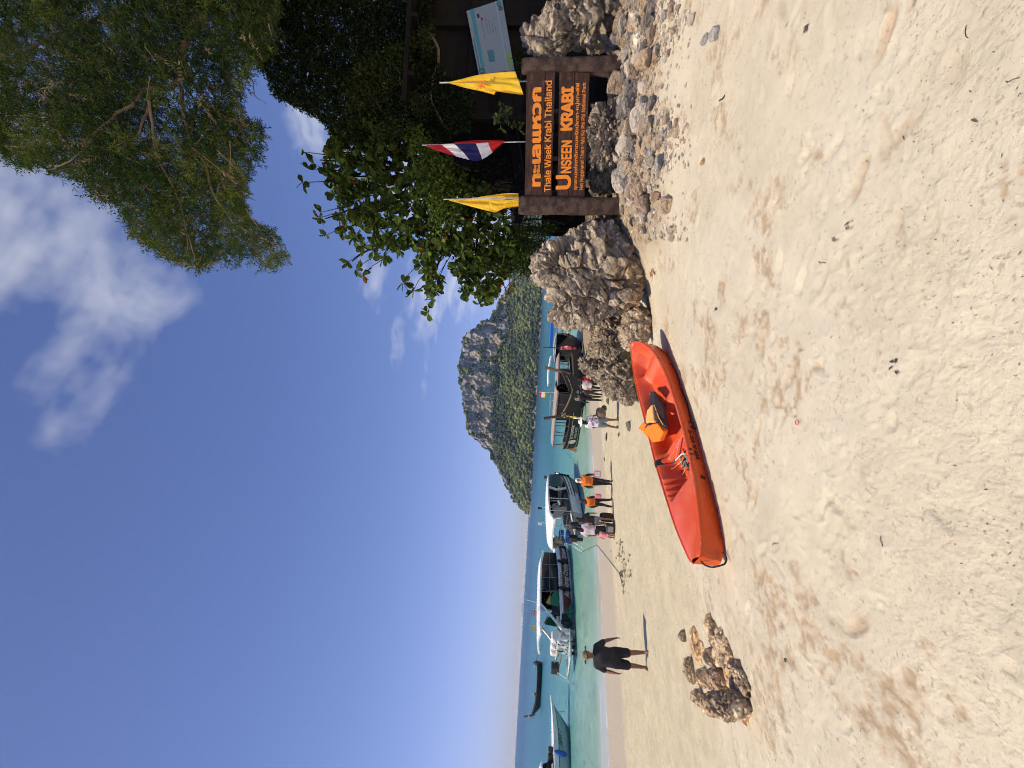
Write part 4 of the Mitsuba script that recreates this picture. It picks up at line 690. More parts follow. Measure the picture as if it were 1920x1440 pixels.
def longtail(key, M, L=9., fb=1.4, B=1.7, canopy=(.18, .62), prow=1.9, engine=True, seats=True, hull_mat='mat_hullblack', posts=4, side=-1, roofz=1.95, prowmat='mat_fenderbrown'):
    h = Hull(L, B, ([0, .15, .5, .75, .92, 1], [.85 * fb, .75 * fb, .70 * fb, .82 * fb, 1.15 * fb, 1.4 * fb]), ([0, .1, .7, .9, 1], [-.1, -.25, -.25, .1, .75]), ([0, .05, .25, .5, .75, .92, 1], [.55, .66, .95, 1, .78, .32, .05]), .62, .5)
    part(key, 'hull', h.shell(), hull_mat, 35, M=M)
    for s_ in (-1, 1): part(key, 'gunwale', tube(h.rail(s_, 0, .99), .045, 6), 'mat_hullwood', True, M=M)
    part(key, 'floor', h.deck(.02, .9, .5), 'mat_hullwood', True, M=M)
    b = h.at(np.array(1.), 1, 1.) * V(1, 0, 1); p1 = b + V(prow * .16, 0, prow * .8)
    part(key, 'prow', bar(b - V(.25, 0, .7), p1, .08, .20, (1, 0, -.3)), prowmat, False, M=M)
    if canopy:
        t0, t1 = canopy; ts = np.linspace(t0, t1, posts)
        roof = [[V(t * L, s_ * B * .50, roofz - .16 * abs(s_) ** 2 + .06 * math.sin(3 * (t - t0))) for s_ in np.linspace(-1, 1, 7)] for t in np.linspace(t0 - .03, t1 + .03, 12)]
        cn = part(key, 'canopy', sheet(roof, .05), 'mat_canvas', True, M=M)
        for s_ in (-1, 1):
            part(cn, 'rail', tube([V((t0 - .03) * L, s_ * B * .5, roofz - .2), V((t1 + .03) * L, s_ * B * .5, roofz - .2)], .035, 6), 'mat_brownwood', True, M=M)
            for t in ts: q = h.at(np.array(t), s_, 1.); part(cn, 'post', bar(q, V(t * L, s_ * B * .48, roofz - .15), .05), 'mat_brownwood', False, M=M)
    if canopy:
        t0, t1 = canopy; part(key, 'side_curtain', [box((t0 + (t1 - t0) * .52) * L, t1 * L, s_ * B * .47 - .012, s_ * B * .47 + .012, 1.05, roofz - .22) for s_ in (-1, 1)] + [box((t0 + (t1 - t0) * .50) * L, (t0 + (t1 - t0) * .50) * L + .03, -B * .45, B * .45, .6, roofz - .2)], 'mat_black', False, M=M)  # black sheets standing in for the deep shade under the canopy
    if seats:
        for t in np.linspace(.25, .75, 5): q = h.at(np.array(t), 1, .8); part(key, 'bench', box(t * L - .14, t * L + .14, -q[1], q[1], q[2] - .04, q[2]), 'mat_hullwood', False, M=M)
    if engine:
        part(key, 'engine', [moved(rbox(.6, .4, .42, .06), frame((.15, 0, 1.05))), moved(trimesh.creation.cylinder(.12, .35, sections=14), frame((.1, .05, 1.38)))], 'mat_darkgrey', 30, M=M)
        part(key, 'tail_shaft', tube([V(.0, 0, 1.05), V(-1.6, .15, .7), V(-3.0, .3, .1)], .035, 6), 'mat_black', True, M=M); part(key, 'tiller', tube([V(.3, 0, 1.1), V(1.1, -.1, 1.4)], .022, 6), 'mat_steel', True, M=M)
    return h, b, p1
def ribbons(name, label, M, b, p1, colours, drop=.9, group=None):
    k = thing(name, label, 'ribbons')
    for i, cm in enumerate(colours):
        f = .15 + .25 * i / max(len(colours), 1); c = b * (1 - f) + p1 * f; w = .12; a = unit(p1 - b); sd = unit(np.cross(a, V(0, 1, 0)))
        part(k, 'band', tube([c + w * (sd * math.cos(u) + V(0, 1, 0) * math.sin(u) * .9) + a * .02 * math.sin(3 * u) for u in np.linspace(0, 2 * PI, 14)], .05, 6, False), cm, True, M=M)
        P = np.array([[c + V(.10 + .02 * j, .05 * (-1) ** i + .06 * (i - 1) + d * .07, -drop * j / 7 * (1 - .1 * i) + .0) + V(.05 * math.sin(j * 1.3 + i), .03 * math.cos(j + i), 0) for d in (-1, 1)] for j in range(8)]); part(k, 'streamer', grid(P), cm, True, M=M)
    return k
# nearest longtail, stern to the left
A, Bp = at(1083, 838, 31.), at(1083, 738, 29.5); hd = unit([Bp[0] - A[0], Bp[1] - A[1], 0]); k1 = thing('longtail_boat', 'black longtail boat with a long canopy and a white oval, nearest the beach', 'boat')
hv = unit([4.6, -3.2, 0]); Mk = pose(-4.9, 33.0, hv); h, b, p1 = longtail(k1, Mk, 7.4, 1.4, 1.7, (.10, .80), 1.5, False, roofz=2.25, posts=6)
for s_ in (-1, 1): part(k1, 'rub_line', tube(h.at(np.linspace(0, .97, 40), s_, .80, .03), .018, 5), 'mat_grey', True, M=Mk); part(k1, 'waterline_stripe', h.strip(s_, 0, .9, .30, .37, .012), 'mat_grey', True, M=Mk)
ov = [h.at(np.array(.13 + .035 * math.cos(a)), -1, .64 + .22 * math.sin(a), .016) for a in np.linspace(0, 2 * PI, 24, endpoint=False)]; c_ = np.mean(ov, 0); part(k1, 'oval_badge', trimesh.Trimesh(np.vstack([ov, c_]), [(i, (i + 1) % 24, 24) for i in range(24)], process=False), 'mat_offwhite', False, M=Mk)
part(k1, 'lettering', [h.side_text(-1, 'A.THAPAE', .19, .66, .17, width=1.5), h.side_text(-1, 'PRIVATE', .19, .45, .15, width=1.2)], 'mat_offwhite', False, M=Mk)
part(k1, 'rudder', [bar(V(-.05, 0, 1.15), V(-.75, .1, -.25), .07, .3), bar(V(.3, 0, 1.2), V(-.3, .03, 1.0), .1, .1)], 'mat_rudderwood', False, M=Mk)
part(k1, 'roof_rack', [tube([V(x, -.5, 2.05), V(x, -.5, 2.55), V(x, .5, 2.55), V(x, .5, 2.05)], .02, 5) for x in (3.2, 5.0)] + [tube([V(3.2, s_ * .5, 2.55), V(5.0, s_ * .5, 2.55)], .02, 5) for s_ in (-1, 1)], 'mat_steel', True, M=Mk)
fl = thing('boat_flag', 'small yellow and red flag on a pole above the nearest longtail boat', 'flag'); part(fl, 'pole', tube([V(5.3, .1, 2.0), V(5.3, .1, 3.45)], .018, 5), 'mat_white', True, M=Mk)
for i, cm in enumerate(('mat_red', 'mat_white', 'mat_ribbonyellow')): part(fl, 'cloth', grid(np.array([[V(5.3 - .1 * j, .1 + .03 * math.sin(j * 2), 3.4 - .14 * i - .14 * d) for d in (0, 1)] for j in range(6)])), cm, True, M=Mk)
# second longtail with its bow post beside the first
k2 = thing('longtail_boat', 'dark grey longtail boat with a tan gunwale and a tall dark prow', 'boat')
mat('mat_hullgrey', (.036, .037, .035), .5)
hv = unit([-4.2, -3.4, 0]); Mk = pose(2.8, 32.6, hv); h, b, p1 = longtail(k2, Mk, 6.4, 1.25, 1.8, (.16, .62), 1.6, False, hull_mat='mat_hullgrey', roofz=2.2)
part(k2, 'tan_rail', tube(h.rail(1, .1, .95, .06), .07, 6), 'mat_tan', True, M=Mk)
ov = [h.at(np.array(.80 + .035 * math.cos(a)), 1, .58 + .22 * math.sin(a), .016) for a in np.linspace(0, 2 * PI, 24, endpoint=False)]; c_ = np.mean(ov, 0); part(k2, 'oval_badge', trimesh.Trimesh(np.vstack([ov, c_]), [(i, (i + 1) % 24, 24) for i in range(24)], process=False), 'mat_offwhite', False, M=Mk)
part(k2, 'lettering', [h.side_text(1, 'ANDAMAN', .75, .64, .16, fwd=False, width=1.3), h.side_text(1, 'TOUR', .75, .42, .16, fwd=False, width=.9)], 'mat_offwhite', False, M=Mk)
ribbons('prow_ribbons', 'yellow and white ribbons tied round the tall dark prow', Mk, b - V(.3, 0, .5), p1, ('mat_ribbonyellow', 'mat_white', 'mat_ribbonyellow', 'mat_black'), 1.3)
# third longtail, bow on
k3 = thing('longtail_boat', 'dark longtail boat seen bow on, with pink ribbons on its prow and fenders inside', 'boat')
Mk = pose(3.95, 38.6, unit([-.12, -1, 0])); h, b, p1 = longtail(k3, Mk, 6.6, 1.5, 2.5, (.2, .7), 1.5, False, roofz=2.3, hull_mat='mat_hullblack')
ribbons('prow_ribbons', 'pink and red ribbons on the prow of the boat half hidden by the boulder', Mk, b - V(.3, 0, .7), p1 - V(0, 0, .5), ('mat_pink', 'mat_red', 'mat_pink'), 1.0)
q = np.random.default_rng(9)
for i in range(14):
    x, y = 3.6 + .35 * (i // 4) + q.uniform(-.1, .1), -.75 + .45 * (i % 4); part(k3, 'fender', tube([V(x - .25, y, 1.0 + .1 * (i % 3)), V(x, y + .05, 1.06 + .1 * (i % 3)), V(x + .3, y, 1.0 + .1 * (i % 3))], [.10, .15, .09], 9), 'mat_fenderbrown' if i % 3 else 'mat_tan', True, M=Mk)
part(k3, 'canopy_side', [box(1.4, 4.6, s_ * 1.22 - .02, s_ * 1.22 + .02, 1.1, 1.8) for s_ in (-1, 1)], 'mat_navy', False, M=Mk)
# small boats further out between them
k = thing('far_boat', 'small white boat with a canopy on thin posts, beyond the longtails', 'boat'); Mk = pose(-.4, 46, unit([1, .25, 0])); h = Hull(5.5, 1.9, ([0, .6, 1], [.6, .65, 1.0]), ([0, .7, 1], [-.2, -.15, .5]), ([0, .5, .8, 1], [.9, 1, .7, .04]), .8, .4)
part(k, 'hull', h.shell(), 'mat_white', 35, M=Mk); part(k, 'canopy', sheet([[V(x, s_ * .85, 2.35 - .1 * s_ * s_ + .12 * math.sin(x)) for s_ in np.linspace(-1, 1, 5)] for x in np.linspace(.6, 3.9, 8)], .12), 'mat_white', True, M=Mk)
for x in (.8, 3.6):
    for s_ in (-1, 1): part(k, 'canopy_post', tube([V(x, s_ * .8, .5), V(x, s_ * .8, 2.25)], .03, 5), 'mat_grey', True, M=Mk)
part(k, 'outboard', moved(rbox(.4, .45, .9, .1), frame((-.2, 0, .8))), 'mat_black', 30, M=Mk); part(k, 'flag_pole', tube([V(2.6, 0, 2.35), V(2.7, 0, 2.9)], .02, 5), 'mat_red', True, M=Mk); part(k, 'console', moved(rbox(.7, .6, .9, .08), frame((2.2, 0, .9))), 'mat_charcoal', 30, M=Mk)
k = thing('far_boat', 'blue and white boat in the distance just left of the tall boulder', 'boat'); Mk = pose(10.4, 62, unit([-1, .1, 0])); h = Hull(5.5, 2., ([0, .6, 1], [.8, .85, 1.2]), ([0, .7, 1], [-.2, -.15, .5]), ([0, .5, .8, 1], [.9, 1, .7, .04]), .8, .4)
part(k, 'hull', h.shell(), 'mat_white', 35, M=Mk); part(k, 'canopy', sheet([[V(x, s_ * .9, 2.0 - .1 * s_ * s_) for s_ in np.linspace(-1, 1, 5)] for x in np.linspace(.4, 4.2, 6)], .45), 'mat_blue', True, M=Mk)
for x in (.6, 4.0):
    for s_ in (-1, 1): part(k, 'canopy_post', tube([V(x, s_ * .85, .7), V(x, s_ * .85, 1.8)], .03, 5), 'mat_white', True, M=Mk)
# pale blue longtail glimpsed behind the boulder
# longtail far out on the left
k = thing('longtail_boat', 'black longtail boat under way far out at the left', 'boat'); Mk = pose(-47.0, 66.5, unit([-1, -.12, 0]), z=.05); h, b, p1 = longtail(k, Mk, 8.4, 1.0, 1.6, None, 1.5, True)
ribbons('prow_ribbons', 'orange and white ribbons on the prow of the longtail far out at the left', Mk, b, p1 + V(0, 0, .3), ('mat_orange', 'mat_white'), .8)
# white and maroon speedboat
SBM = pose(-18.15, 28.3, unit([.44, .90, 0])); sb = thing('speedboat', 'long white speedboat with a maroon panel and a green tail, moored left of the walkers', 'boat')
h = Hull(10., 2.7, ([0, .3, .6, .85, 1], [1.05, 1.08, 1.15, 1.32, 1.5]), ([0, .55, .8, .92, 1], [-.35, -.35, -.15, .3, 1.25]), ([0, .4, .62, .8, .92, 1], [.96, 1, .94, .68, .36, .03]), .84, 1.1); part(sb, 'hull', h.shell(), 'mat_white', 35, M=SBM)
part(sb, 'side_panel', h.strip(-1, .10, .96, lambda t: .42 + .10 * ss(.7, 1, t) + .36 * (1 - ss(.08, .22, t)), .80, .014), 'mat_maroon', True, M=SBM); part(sb, 'tail_panel', h.strip(-1, .0, .24, .36, lambda t: .80 - .42 * ss(.07, .24, t), .010), 'mat_boatgreen', True, M=SBM)
for i in range(7): part(sb, 'tail_line', tube([h.at(np.array(.02 + .03 * i + .012 * j), -1, .40 + .05 * j * (1 - .1 * i), .02) for j in range(5)], .012, 4), 'mat_white', True, M=SBM)
part(sb, 'rub_rail', tube(h.at(np.linspace(0, .99, 60), -1, .95, .03), .05, 6), 'mat_white', True, M=SBM); part(sb, 'rub_rail', tube(h.at(np.linspace(0, .99, 60), 1, .95, .03), .05, 6), 'mat_white', True, M=SBM); part(sb, 'pinstripe', h.strip(-1, .1, .96, .815, .835, .016), 'mat_red', True, M=SBM)
part(sb, 'lettering', h.side_text(-1, 'Ao Nang Cruise', .245, .50, .30, 'Inter*', 3, .30, width=3.2), 'mat_offwhite', False, M=SBM); part(sb, 'lettering', h.side_text(-1, 'Speedboat', .60, .52, .30, 'Inter*', 3, .30, width=2.2), 'mat_offwhite', False, M=SBM)
part(sb, 'lettering', h.side_text(-1, '1623 01058', .28, .87, .10, width=1.6), 'mat_grey', False, M=SBM)
part(sb, 'deck', h.deck(.55, .995), 'mat_white', True, M=SBM); part(sb, 'cockpit_floor', h.deck(0, .56, .6), 'mat_grey', True, M=SBM)
part(sb, 'roof', sheet([[V(x, s_ * 1.25 * (1 - .12 * ss(5.5, 7.2, x)), 2.62 - .16 * s_ * s_ + .10 * math.sin((x + 1) * .38) - .30 * ss(5.6, 7.4, x)) for s_ in np.linspace(-1, 1, 9)] for x in np.linspace(-.5, 6.9, 20)], .12), 'mat_white', True, M=SBM)
for s_ in (-1, 1):
    sw_ = part(sb, 'side_window', [grid(np.array([[V(x, s_ * 1.16, 1.22), V(x, s_ * 1.13, 2.40 - .2 * ss(5.3, 6.6, x))] for x in np.linspace(2.9, 6.5, 10)]))], 'mat_glassdark', True, M=SBM)
    for x in (2.9, 4.1, 5.3): part(sw_, 'post', tube([V(x, s_ * 1.18, 1.1), V(x - .15, s_ * 1.16, 2.5)], .025, 5), 'mat_grey', True, M=SBM)
    part(sw_, 'rail', tube([V(x, s_ * 1.18, 1.78) for x in np.linspace(2.9, 6.3, 5)], .02, 5), 'mat_grey', True, M=SBM)
    part(sb, 'arch', [tube([V(-.1, s_ * 1.25, .95), V(.9, s_ * 1.22, 1.75), V(1.7, s_ * 1.2, 2.5)], .09, 8)], 'mat_white', True, M=SBM)
    part(sb, 'quarter_panel', grid(np.array([[V(x, s_ * 1.21, 1.1), V(x + .1, s_ * 1.2, 2.0 - .15 * i)] for i, x in enumerate(np.linspace(1.6, 2.85, 5))])), 'mat_boatgreen', True, M=SBM); part(sb, 'quarter_stripe', grid(np.array([[V(x, s_ * 1.225, 1.75), V(x + .1, s_ * 1.215, 2.1 - .12 * i)] for i, x in enumerate(np.linspace(1.7, 2.7, 5))])), 'mat_gold', True, M=SBM)
part(sb, 'windscreen', grid(np.array([[V(6.4 + .2 * math.cos(a), 1.1 * math.sin(a), 1.25), V(6.1 + .2 * math.cos(a), 1.05 * math.sin(a), 2.25)] for a in np.linspace(-1.5, 1.5, 9)])), 'mat_glassdark', True, M=SBM)
part(sb, 'cabin_bulkhead', [box(2.4, 2.5, -1.1, 1.1, .5, 1.5)], 'mat_navy', False, M=SBM)
for i in range(4):
    for s_ in (-.6, .6): part(sb, 'seat', moved(rbox(.55, .9, .8, .08), frame((3 + .8 * i, s_, .95))), 'mat_charcoal', 30, M=SBM)
for i, t_ in enumerate((.30, .55, .745)): part(sb, 'fender', [tube([h.at(np.array(t_), -1, f, .12) for f in np.linspace(.42, 1.02, 6)], [.09, .13, .13, .13, .13, .08], 10), tube([h.at(np.array(t_), -1, 1., .1), h.at(np.array(t_), -1, 1.0, -.05) + V(0, 0, .1)], .015, 5)], 'mat_black' if i < 2 else 'mat_navy', True, M=SBM)
part(sb, 'tyre_fender', [moved(trimesh.creation.torus(.28, .12, 20, 10), frame(h.at(np.array(.035), -1, .72, .12), 0, 0, PI / 2)), moved(rbox(.5, .22, .42, .08), frame(h.at(np.array(.07), -1, .80, .14)))], 'mat_rubber', 40, M=SBM)
for i, y in enumerate((-.75, 0, .75)):                                    # outboards under white covers
    ob_ = part(sb, 'outboard', [moved(rbox(.75, .52, .62, .14, 12), frame((-.35, y, 1.35))), moved(rbox(.3, .26, .9, .08), frame((-.42, y, .6)))], 'mat_white', 40, M=SBM); part(ob_, 'leg', moved(rbox(.22, .14, .8, .05), frame((-.5, y, .15))), 'mat_darkgrey', 30, M=SBM)
part(sb, 'stern_frame', [tube(p, .035, 6) for p in ([V(0, -1.3, .42), V(-1.9, -1.25, .45), V(-1.9, 1.25, .45), V(0, 1.3, .42)], [V(-.1, -1.3, .9), V(-.9, -1.2, 1.25), V(-.9, 1.2, 1.25), V(-.1, 1.3, .9)], [V(-1.9, -1.25, .45), V(-.9, -1.2, 1.25)], [V(-1.9, 1.25, .45), V(-1.6, 1.22, 1.15)])], 'mat_white', True, M=SBM)
part(sb, 'stern_platform', box(-1.85, -.02, -1.25, 1.25, .36, .41), 'mat_seagreenpaint', False, M=SBM)
part(sb, 'ladder', [tube([V(-1.9, .9, .5), V(-2.3, .9, .3), V(-2.3, .9, -.15)], .02, 5), tube([V(-1.9, 1.15, .5), V(-2.3, 1.15, .3), V(-2.3, 1.15, -.15)], .02, 5), tube([V(-2.3, .9, .1), V(-2.3, 1.15, .1)], .018, 5)], 'mat_steel', True, M=SBM)
part(sb, 'boarding_rail', [tube([V(-.9, .3, 1.1), V(-1.2, .9, 1.35), V(-1.3, 1.5, 1.35)], .04, 6), tube([V(-1.0, .2, .9), V(-1.4, 1.0, 1.05), V(-1.4, 1.9, 1.0)], .04, 6)], 'mat_brownwood', True, M=SBM)
part(sb, 'hose', [tube([V(-.6 + .4 * math.cos(a), -.9 + o, 1.0 + .4 * math.sin(a)) for a in np.linspace(0, 3.6, 12)], .035, 6) for o in (0, .7)], 'mat_black', True, M=SBM)
part(sb, 'crate', moved(rbox(.5, .7, .5, .03), frame((-1.3, 1.25, 1.3))), 'mat_charcoal', 30, M=SBM)
part(sb, 'antenna', tube([V(2.6, 0, 2.6), V(2.7, -.1, 3.6)], .015, 4), 'mat_white', True, M=SBM); part(sb, 'roof_light', moved(rbox(.3, .12, .12, .03), frame((6.9, -.6, 2.35))), 'mat_white', 30, M=SBM)
for nm, lab, x, cms in (('boat_flag', 'small striped flag on the roof of the maroon and white speedboat', 1.4, ('mat_red', 'mat_white', 'mat_navy', 'mat_white', 'mat_red')), ('boat_flag', 'small yellow pennant on the roof of the maroon and white speedboat', .2, ('mat_ribbonyellow',))):
    k = thing(nm, lab, 'flag'); part(k, 'pole', tube([V(x, -.9, 2.5), V(x, -.9, 3.15)], .015, 5), 'mat_white', True, M=SBM); n_ = len(cms)
    for i, cm in enumerate(cms):
        h0, h1 = 3.12 - .36 * i / n_, 3.12 - .36 * (i + 1) / n_; part(k, 'cloth', grid(np.array([[V(x - .09 * j, -.9 - .03 * math.sin(j), (h0 if n_ > 1 else 3.12 - .03 * j)), V(x - .09 * j, -.9 - .03 * math.sin(j), (h1 if n_ > 1 else 2.76 + .03 * j))] for j in range(6)])), cm, True, M=SBM)
# grey and white passenger speedboat with its stern to the beach
CM = pose(-9.7, 27.0, unit([.26, 1, 0])); cb = thing('speedboat', 'grey and white canopied speedboat taking passengers aboard over its stern', 'boat')
h = Hull(7.6, 2.7, ([0, .3, .6, .85, 1], [.85, .95, 1.2, 1.5, 1.6]), ([0, .55, .8, .92, 1], [-.3, -.3, -.1, .35, 1.2]), ([0, .4, .62, .8, .92, 1], [.96, 1, .95, .72, .42, .06]), .84, .8); part(cb, 'hull', h.shell(), 'mat_boatgrey', 35, M=CM)
for f_ in (.62, .78, .93): part(cb, 'rub_stripe', tube(h.at(np.linspace(.28, .99, 40), -1, f_, .03), .035, 6), 'mat_black', True, M=CM)
part(cb, 'side_stripe', h.strip(-1, .3, .98, .66, .9, .012), 'mat_white', True, M=CM); part(cb, 'side_stripe', h.strip(-1, .0, .35, .4, .95, .014), 'mat_white', True, M=CM); part(cb, 'lettering', h.side_text(-1, '1609', .62, .50, .22, bold=2, width=1.0), 'mat_darkgrey', False, M=CM)
part(cb, 'foredeck', h.deck(.6, .995), 'mat_white', True, M=CM); part(cb, 'floor', h.deck(0, .62, .62), 'mat_white', True, M=CM)
for t_, l_ in ((.97, .9), (.72, .7)): part(cb, 'fender', tube([h.at(np.array(t_), -1, 1.0, .10) + V(0, 0, .1), h.at(np.array(t_), -1, .55, .16)], .07, 8), 'mat_black', True, M=CM)
rf_ = part(cb, 'roof', sheet([[V(x, s_ * 1.2, 2.45 - .10 * s_ * s_ + .06 * math.sin(x * .6) - .3 * ss(-.2, -1., x)) for s_ in np.linspace(-1, 1, 7)] for x in np.linspace(-.9, 5.3, 16)], .10), 'mat_white', True, M=CM)
for s_ in (-1, 1):
    part(cb, 'window_panel', grid(np.array([[V(x, s_ * 1.2, 1.15 + .05 * x), V(x - .2, s_ * 1.15, 2.35)] for x in np.linspace(3.6, 5.6, 7)])), 'mat_glassdark', True, M=CM); part(cb, 'side_arch', [tube([V(3.3, s_ * 1.25, .9), V(3.0, s_ * 1.2, 1.7), V(3.4, s_ * 1.15, 2.35)], .10, 8)], 'mat_white', True, M=CM)
    for x in (.2, 1.8): part(rf_, 'post', tube([V(x, s_ * 1.2, .9), V(x, s_ * 1.15, 2.4)], .03, 5), 'mat_white', True, M=CM)
    part(cb, 'rear_wing', grid(np.array([[V(-.9 + .35 * i, s_ * 1.18, 2.15 - .28 * (3 - i) * 0 - .5 * (1 - i / 4) * 0 - .04 * i), V(-.4 + .3 * i, s_ * 1.2, 1.3 + .2 * math.cos(i))] for i in range(5)])), 'mat_beige', True, M=CM)
part(cb, 'windscreen', grid(np.array([[V(5.5 + .25 * math.cos(a), 1.15 * math.sin(a), 1.35), V(5.2 + .2 * math.cos(a), 1.1 * math.sin(a), 2.35)] for a in np.linspace(-1.5, 1.5, 9)])), 'mat_glassdark', True, M=CM)
part(cb, 'stern_rail', [tube(p, .022, 5) for p in ([V(-.05, -1.25, .85), V(-.3, -1.2, 1.5), V(-.3, 1.2, 1.5), V(-.05, 1.25, .85)], [V(-.3, -.4, 1.5), V(-.3, -.4, .5)], [V(-.3, .4, 1.5), V(-.3, .4, .5)], [V(-.3, -1.2, 1.15), V(-.3, 1.2, 1.15)])], 'mat_steel', True, M=CM)
for i in range(2): part(cb, 'outboard', [moved(rbox(.55, .45, .7, .12, 10), frame((-.35, -.5 + i, .62), s=.8)), moved(rbox(.24, .16, .8, .05), frame((-.42, -.5 + i, .1)))], 'mat_charcoal', 40, M=CM)
part(cb, 'ladder', [tube([V(-.4, y, .6), V(-1.0, y, .0), V(-1.2, y, -.3)], .02, 5) for y in (.75, 1.05)], 'mat_steel', True, M=CM); part(cb, 'bench', moved(rbox(1.6, 1.9, .45, .06), frame((2.2, 0, .95))), 'mat_darkgrey', 30, M=CM)
for i in range(2):
    k = thing('blue_drum', ['upper', 'lower'][i] + ' of the two blue drums at the stern of the grey and white speedboat', 'drum'); part(k, 'body', moved(trimesh.creation.cylinder(.17, .8, sections=20), frame((-.05, .62, 1.42 - .45 * i), 0, 0, PI / 2)), 'mat_blue', 40, M=CM); part(k, 'lid', moved(trimesh.creation.cylinder(.13, .06, sections=16), frame((-.05, 1.04, 1.42 - .45 * i), 0, 0, PI / 2)), 'mat_white', 40, M=CM)
for nm, lab, x, cm in (('boat_flag', 'small white flag on the roof of the grey and white speedboat', .4, 'mat_white'), ('boat_flag', 'tiny dark flag at the middle of the grey and white speedboat roof', 2.4, 'mat_navy')): k = thing(nm, lab, 'flag'); part(k, 'pole', tube([V(x, 0, 2.4), V(x, 0, 3.1)], .014, 5), 'mat_white', True, M=CM); part(k, 'cloth', grid(np.array([[V(x - .07 * j, .02 * math.sin(j * 2), 3.08), V(x - .07 * j, .02 * math.sin(j * 2), 2.78)] for j in range(5)])), cm, True, M=CM)
part(cb, 'horn', moved(rbox(.2, .2, .22, .05), frame((5.2, -1.0, 2.55))), 'mat_black', 30, M=CM)
# white boat cut by the left edge of the frame
LM = pose(-30.2, 24.6, unit([.84, .55, 0])); lb = thing('speedboat', 'white speedboat cut off by the left edge of the frame', 'boat')
h = Hull(8.6, 2.5, ([0, .3, .6, .85, 1], [.95, 1.0, 1.08, 1.2, 1.35]), ([0, .55, .8, .92, 1], [-.35, -.35, -.2, .25, 1.15]), ([0, .4, .62, .8, .92, 1], [.96, 1, .92, .66, .35, .03]), .82, 1.0); part(lb, 'hull', h.shell(), 'mat_seagreenpaint', 35, M=LM)
part(lb, 'topside', h.strip(-1, 0, .99, .80, 1., .008), 'mat_white', True, M=LM); part(lb, 'pinstripe', h.strip(-1, 0, .97, .76, .785, .014), 'mat_darkgrey', True, M=LM); part(lb, 'rub_rail', tube(h.rail(-1, 0, .99), .04, 6), 'mat_white', True, M=LM); part(lb, 'rub_rail', tube(h.rail(1, 0, .99), .04, 6), 'mat_white', True, M=LM)
part(lb, 'deck', h.deck(.45, .995), 'mat_white', True, M=LM); part(lb, 'lettering', h.side_text(-1, 'ok 99', .42, .48, .36, bold=4, slant=.2, width=1.25), 'mat_black', False, M=LM); part(lb, 'lettering', h.side_text(-1, 'son', .43, .30, .22, bold=2, slant=.2, width=.75), 'mat_black', False, M=LM); part(lb, 'lettering', h.side_text(-1, 'Jann 7', .70, .62, .2, bold=2, slant=.2, width=1.0), 'mat_darkgrey', False, M=LM)
part(lb, 'fender', tube([h.at(np.array(.66), -1, f, .12) for f in np.linspace(.45, 1.02, 6)], [.08, .14, .15, .14, .11, .06], 10), 'mat_blue', True, M=LM)
part(lb, 'roof', sheet([[V(x, s_ * 1.1, 2.15 - .1 * s_ * s_ + .05 * x - .45 * ss(3.6, 4.9, x)) for s_ in np.linspace(-1, 1, 7)] for x in np.linspace(0, 4.7, 12)], .10), 'mat_white', True, M=LM)
for s_ in (-1, 1):
    sw_ = part(lb, 'side_window', grid(np.array([[V(x, s_ * 1.05, 1.12), V(x - .25, s_ * 1.02, 2.05 - .3 * ss(3, 4.6, x))] for x in np.linspace(1.0, 4.8, 8)])), 'mat_glassdark', True, M=LM)
    for x in (1.5, 3.2): part(sw_, 'post', tube([V(x + .6, s_ * 1.08, 1.05), V(x, s_ * 1.06, 2.1)], .04, 5), 'mat_white', True, M=LM)
for i, (x, y) in enumerate(((5.25, .2), (5.6, .1), (5.0, .5))): part(lb, 'bag', moved(rbox(.35, .45, .35, .1), frame((x, y - .5, 1.3))), 'mat_black', 40, M=LM)
part(lb, 'mooring_line', tube([h.at(np.array(.93), -1, .6, .02), h.at(np.array(.93), -1, .6, .1) + V(.1, 0, -.5)], .012, 4), 'mat_black', True, M=LM)
# mooring lines to the beach
def sag(a, b, s, n=24): t = np.linspace(0, 1, n)[:, None]; return a * (1 - t) + b * t - V(0, 0, 1) * s * 4 * t * (1 - t)
an = hit(1167, 1082); an_ = an; tag = thing('mooring_line', 'thin line running from the water up to a small anchor in the beach debris', 'rope'); q1 = hit(1120, 1022); q1[2] = .03
part(tag, 'line', tube([q1 + V(-3, 6, .02)] + [np.array([p[0], p[1], max(float(gz(p[0], p[1])), 0) + .012]) for p in (q1 * (1 - t) + an * t for t in np.linspace(0, 1, 14))], .012, 5), 'mat_darkrope', True); part(tag, 'anchor', [bar(an + V(-.15, 0, .02), an + V(.15, .05, .12), .03), bar(an + V(.1, -.12, .03), an + V(.12, .14, .05), .03)], 'mat_darkgrey', False)
e1 = at(1046, 838, 32.5); e2 = hit(1098, 872); tag = thing('mooring_line', 'pale line from the rudder end of the nearest longtail down to the water', 'rope'); put(tag, tube(sag(e1, np.array([e2[0], e2[1] + 1, .0]), .15), .012, 4), 'mat_rope', True)
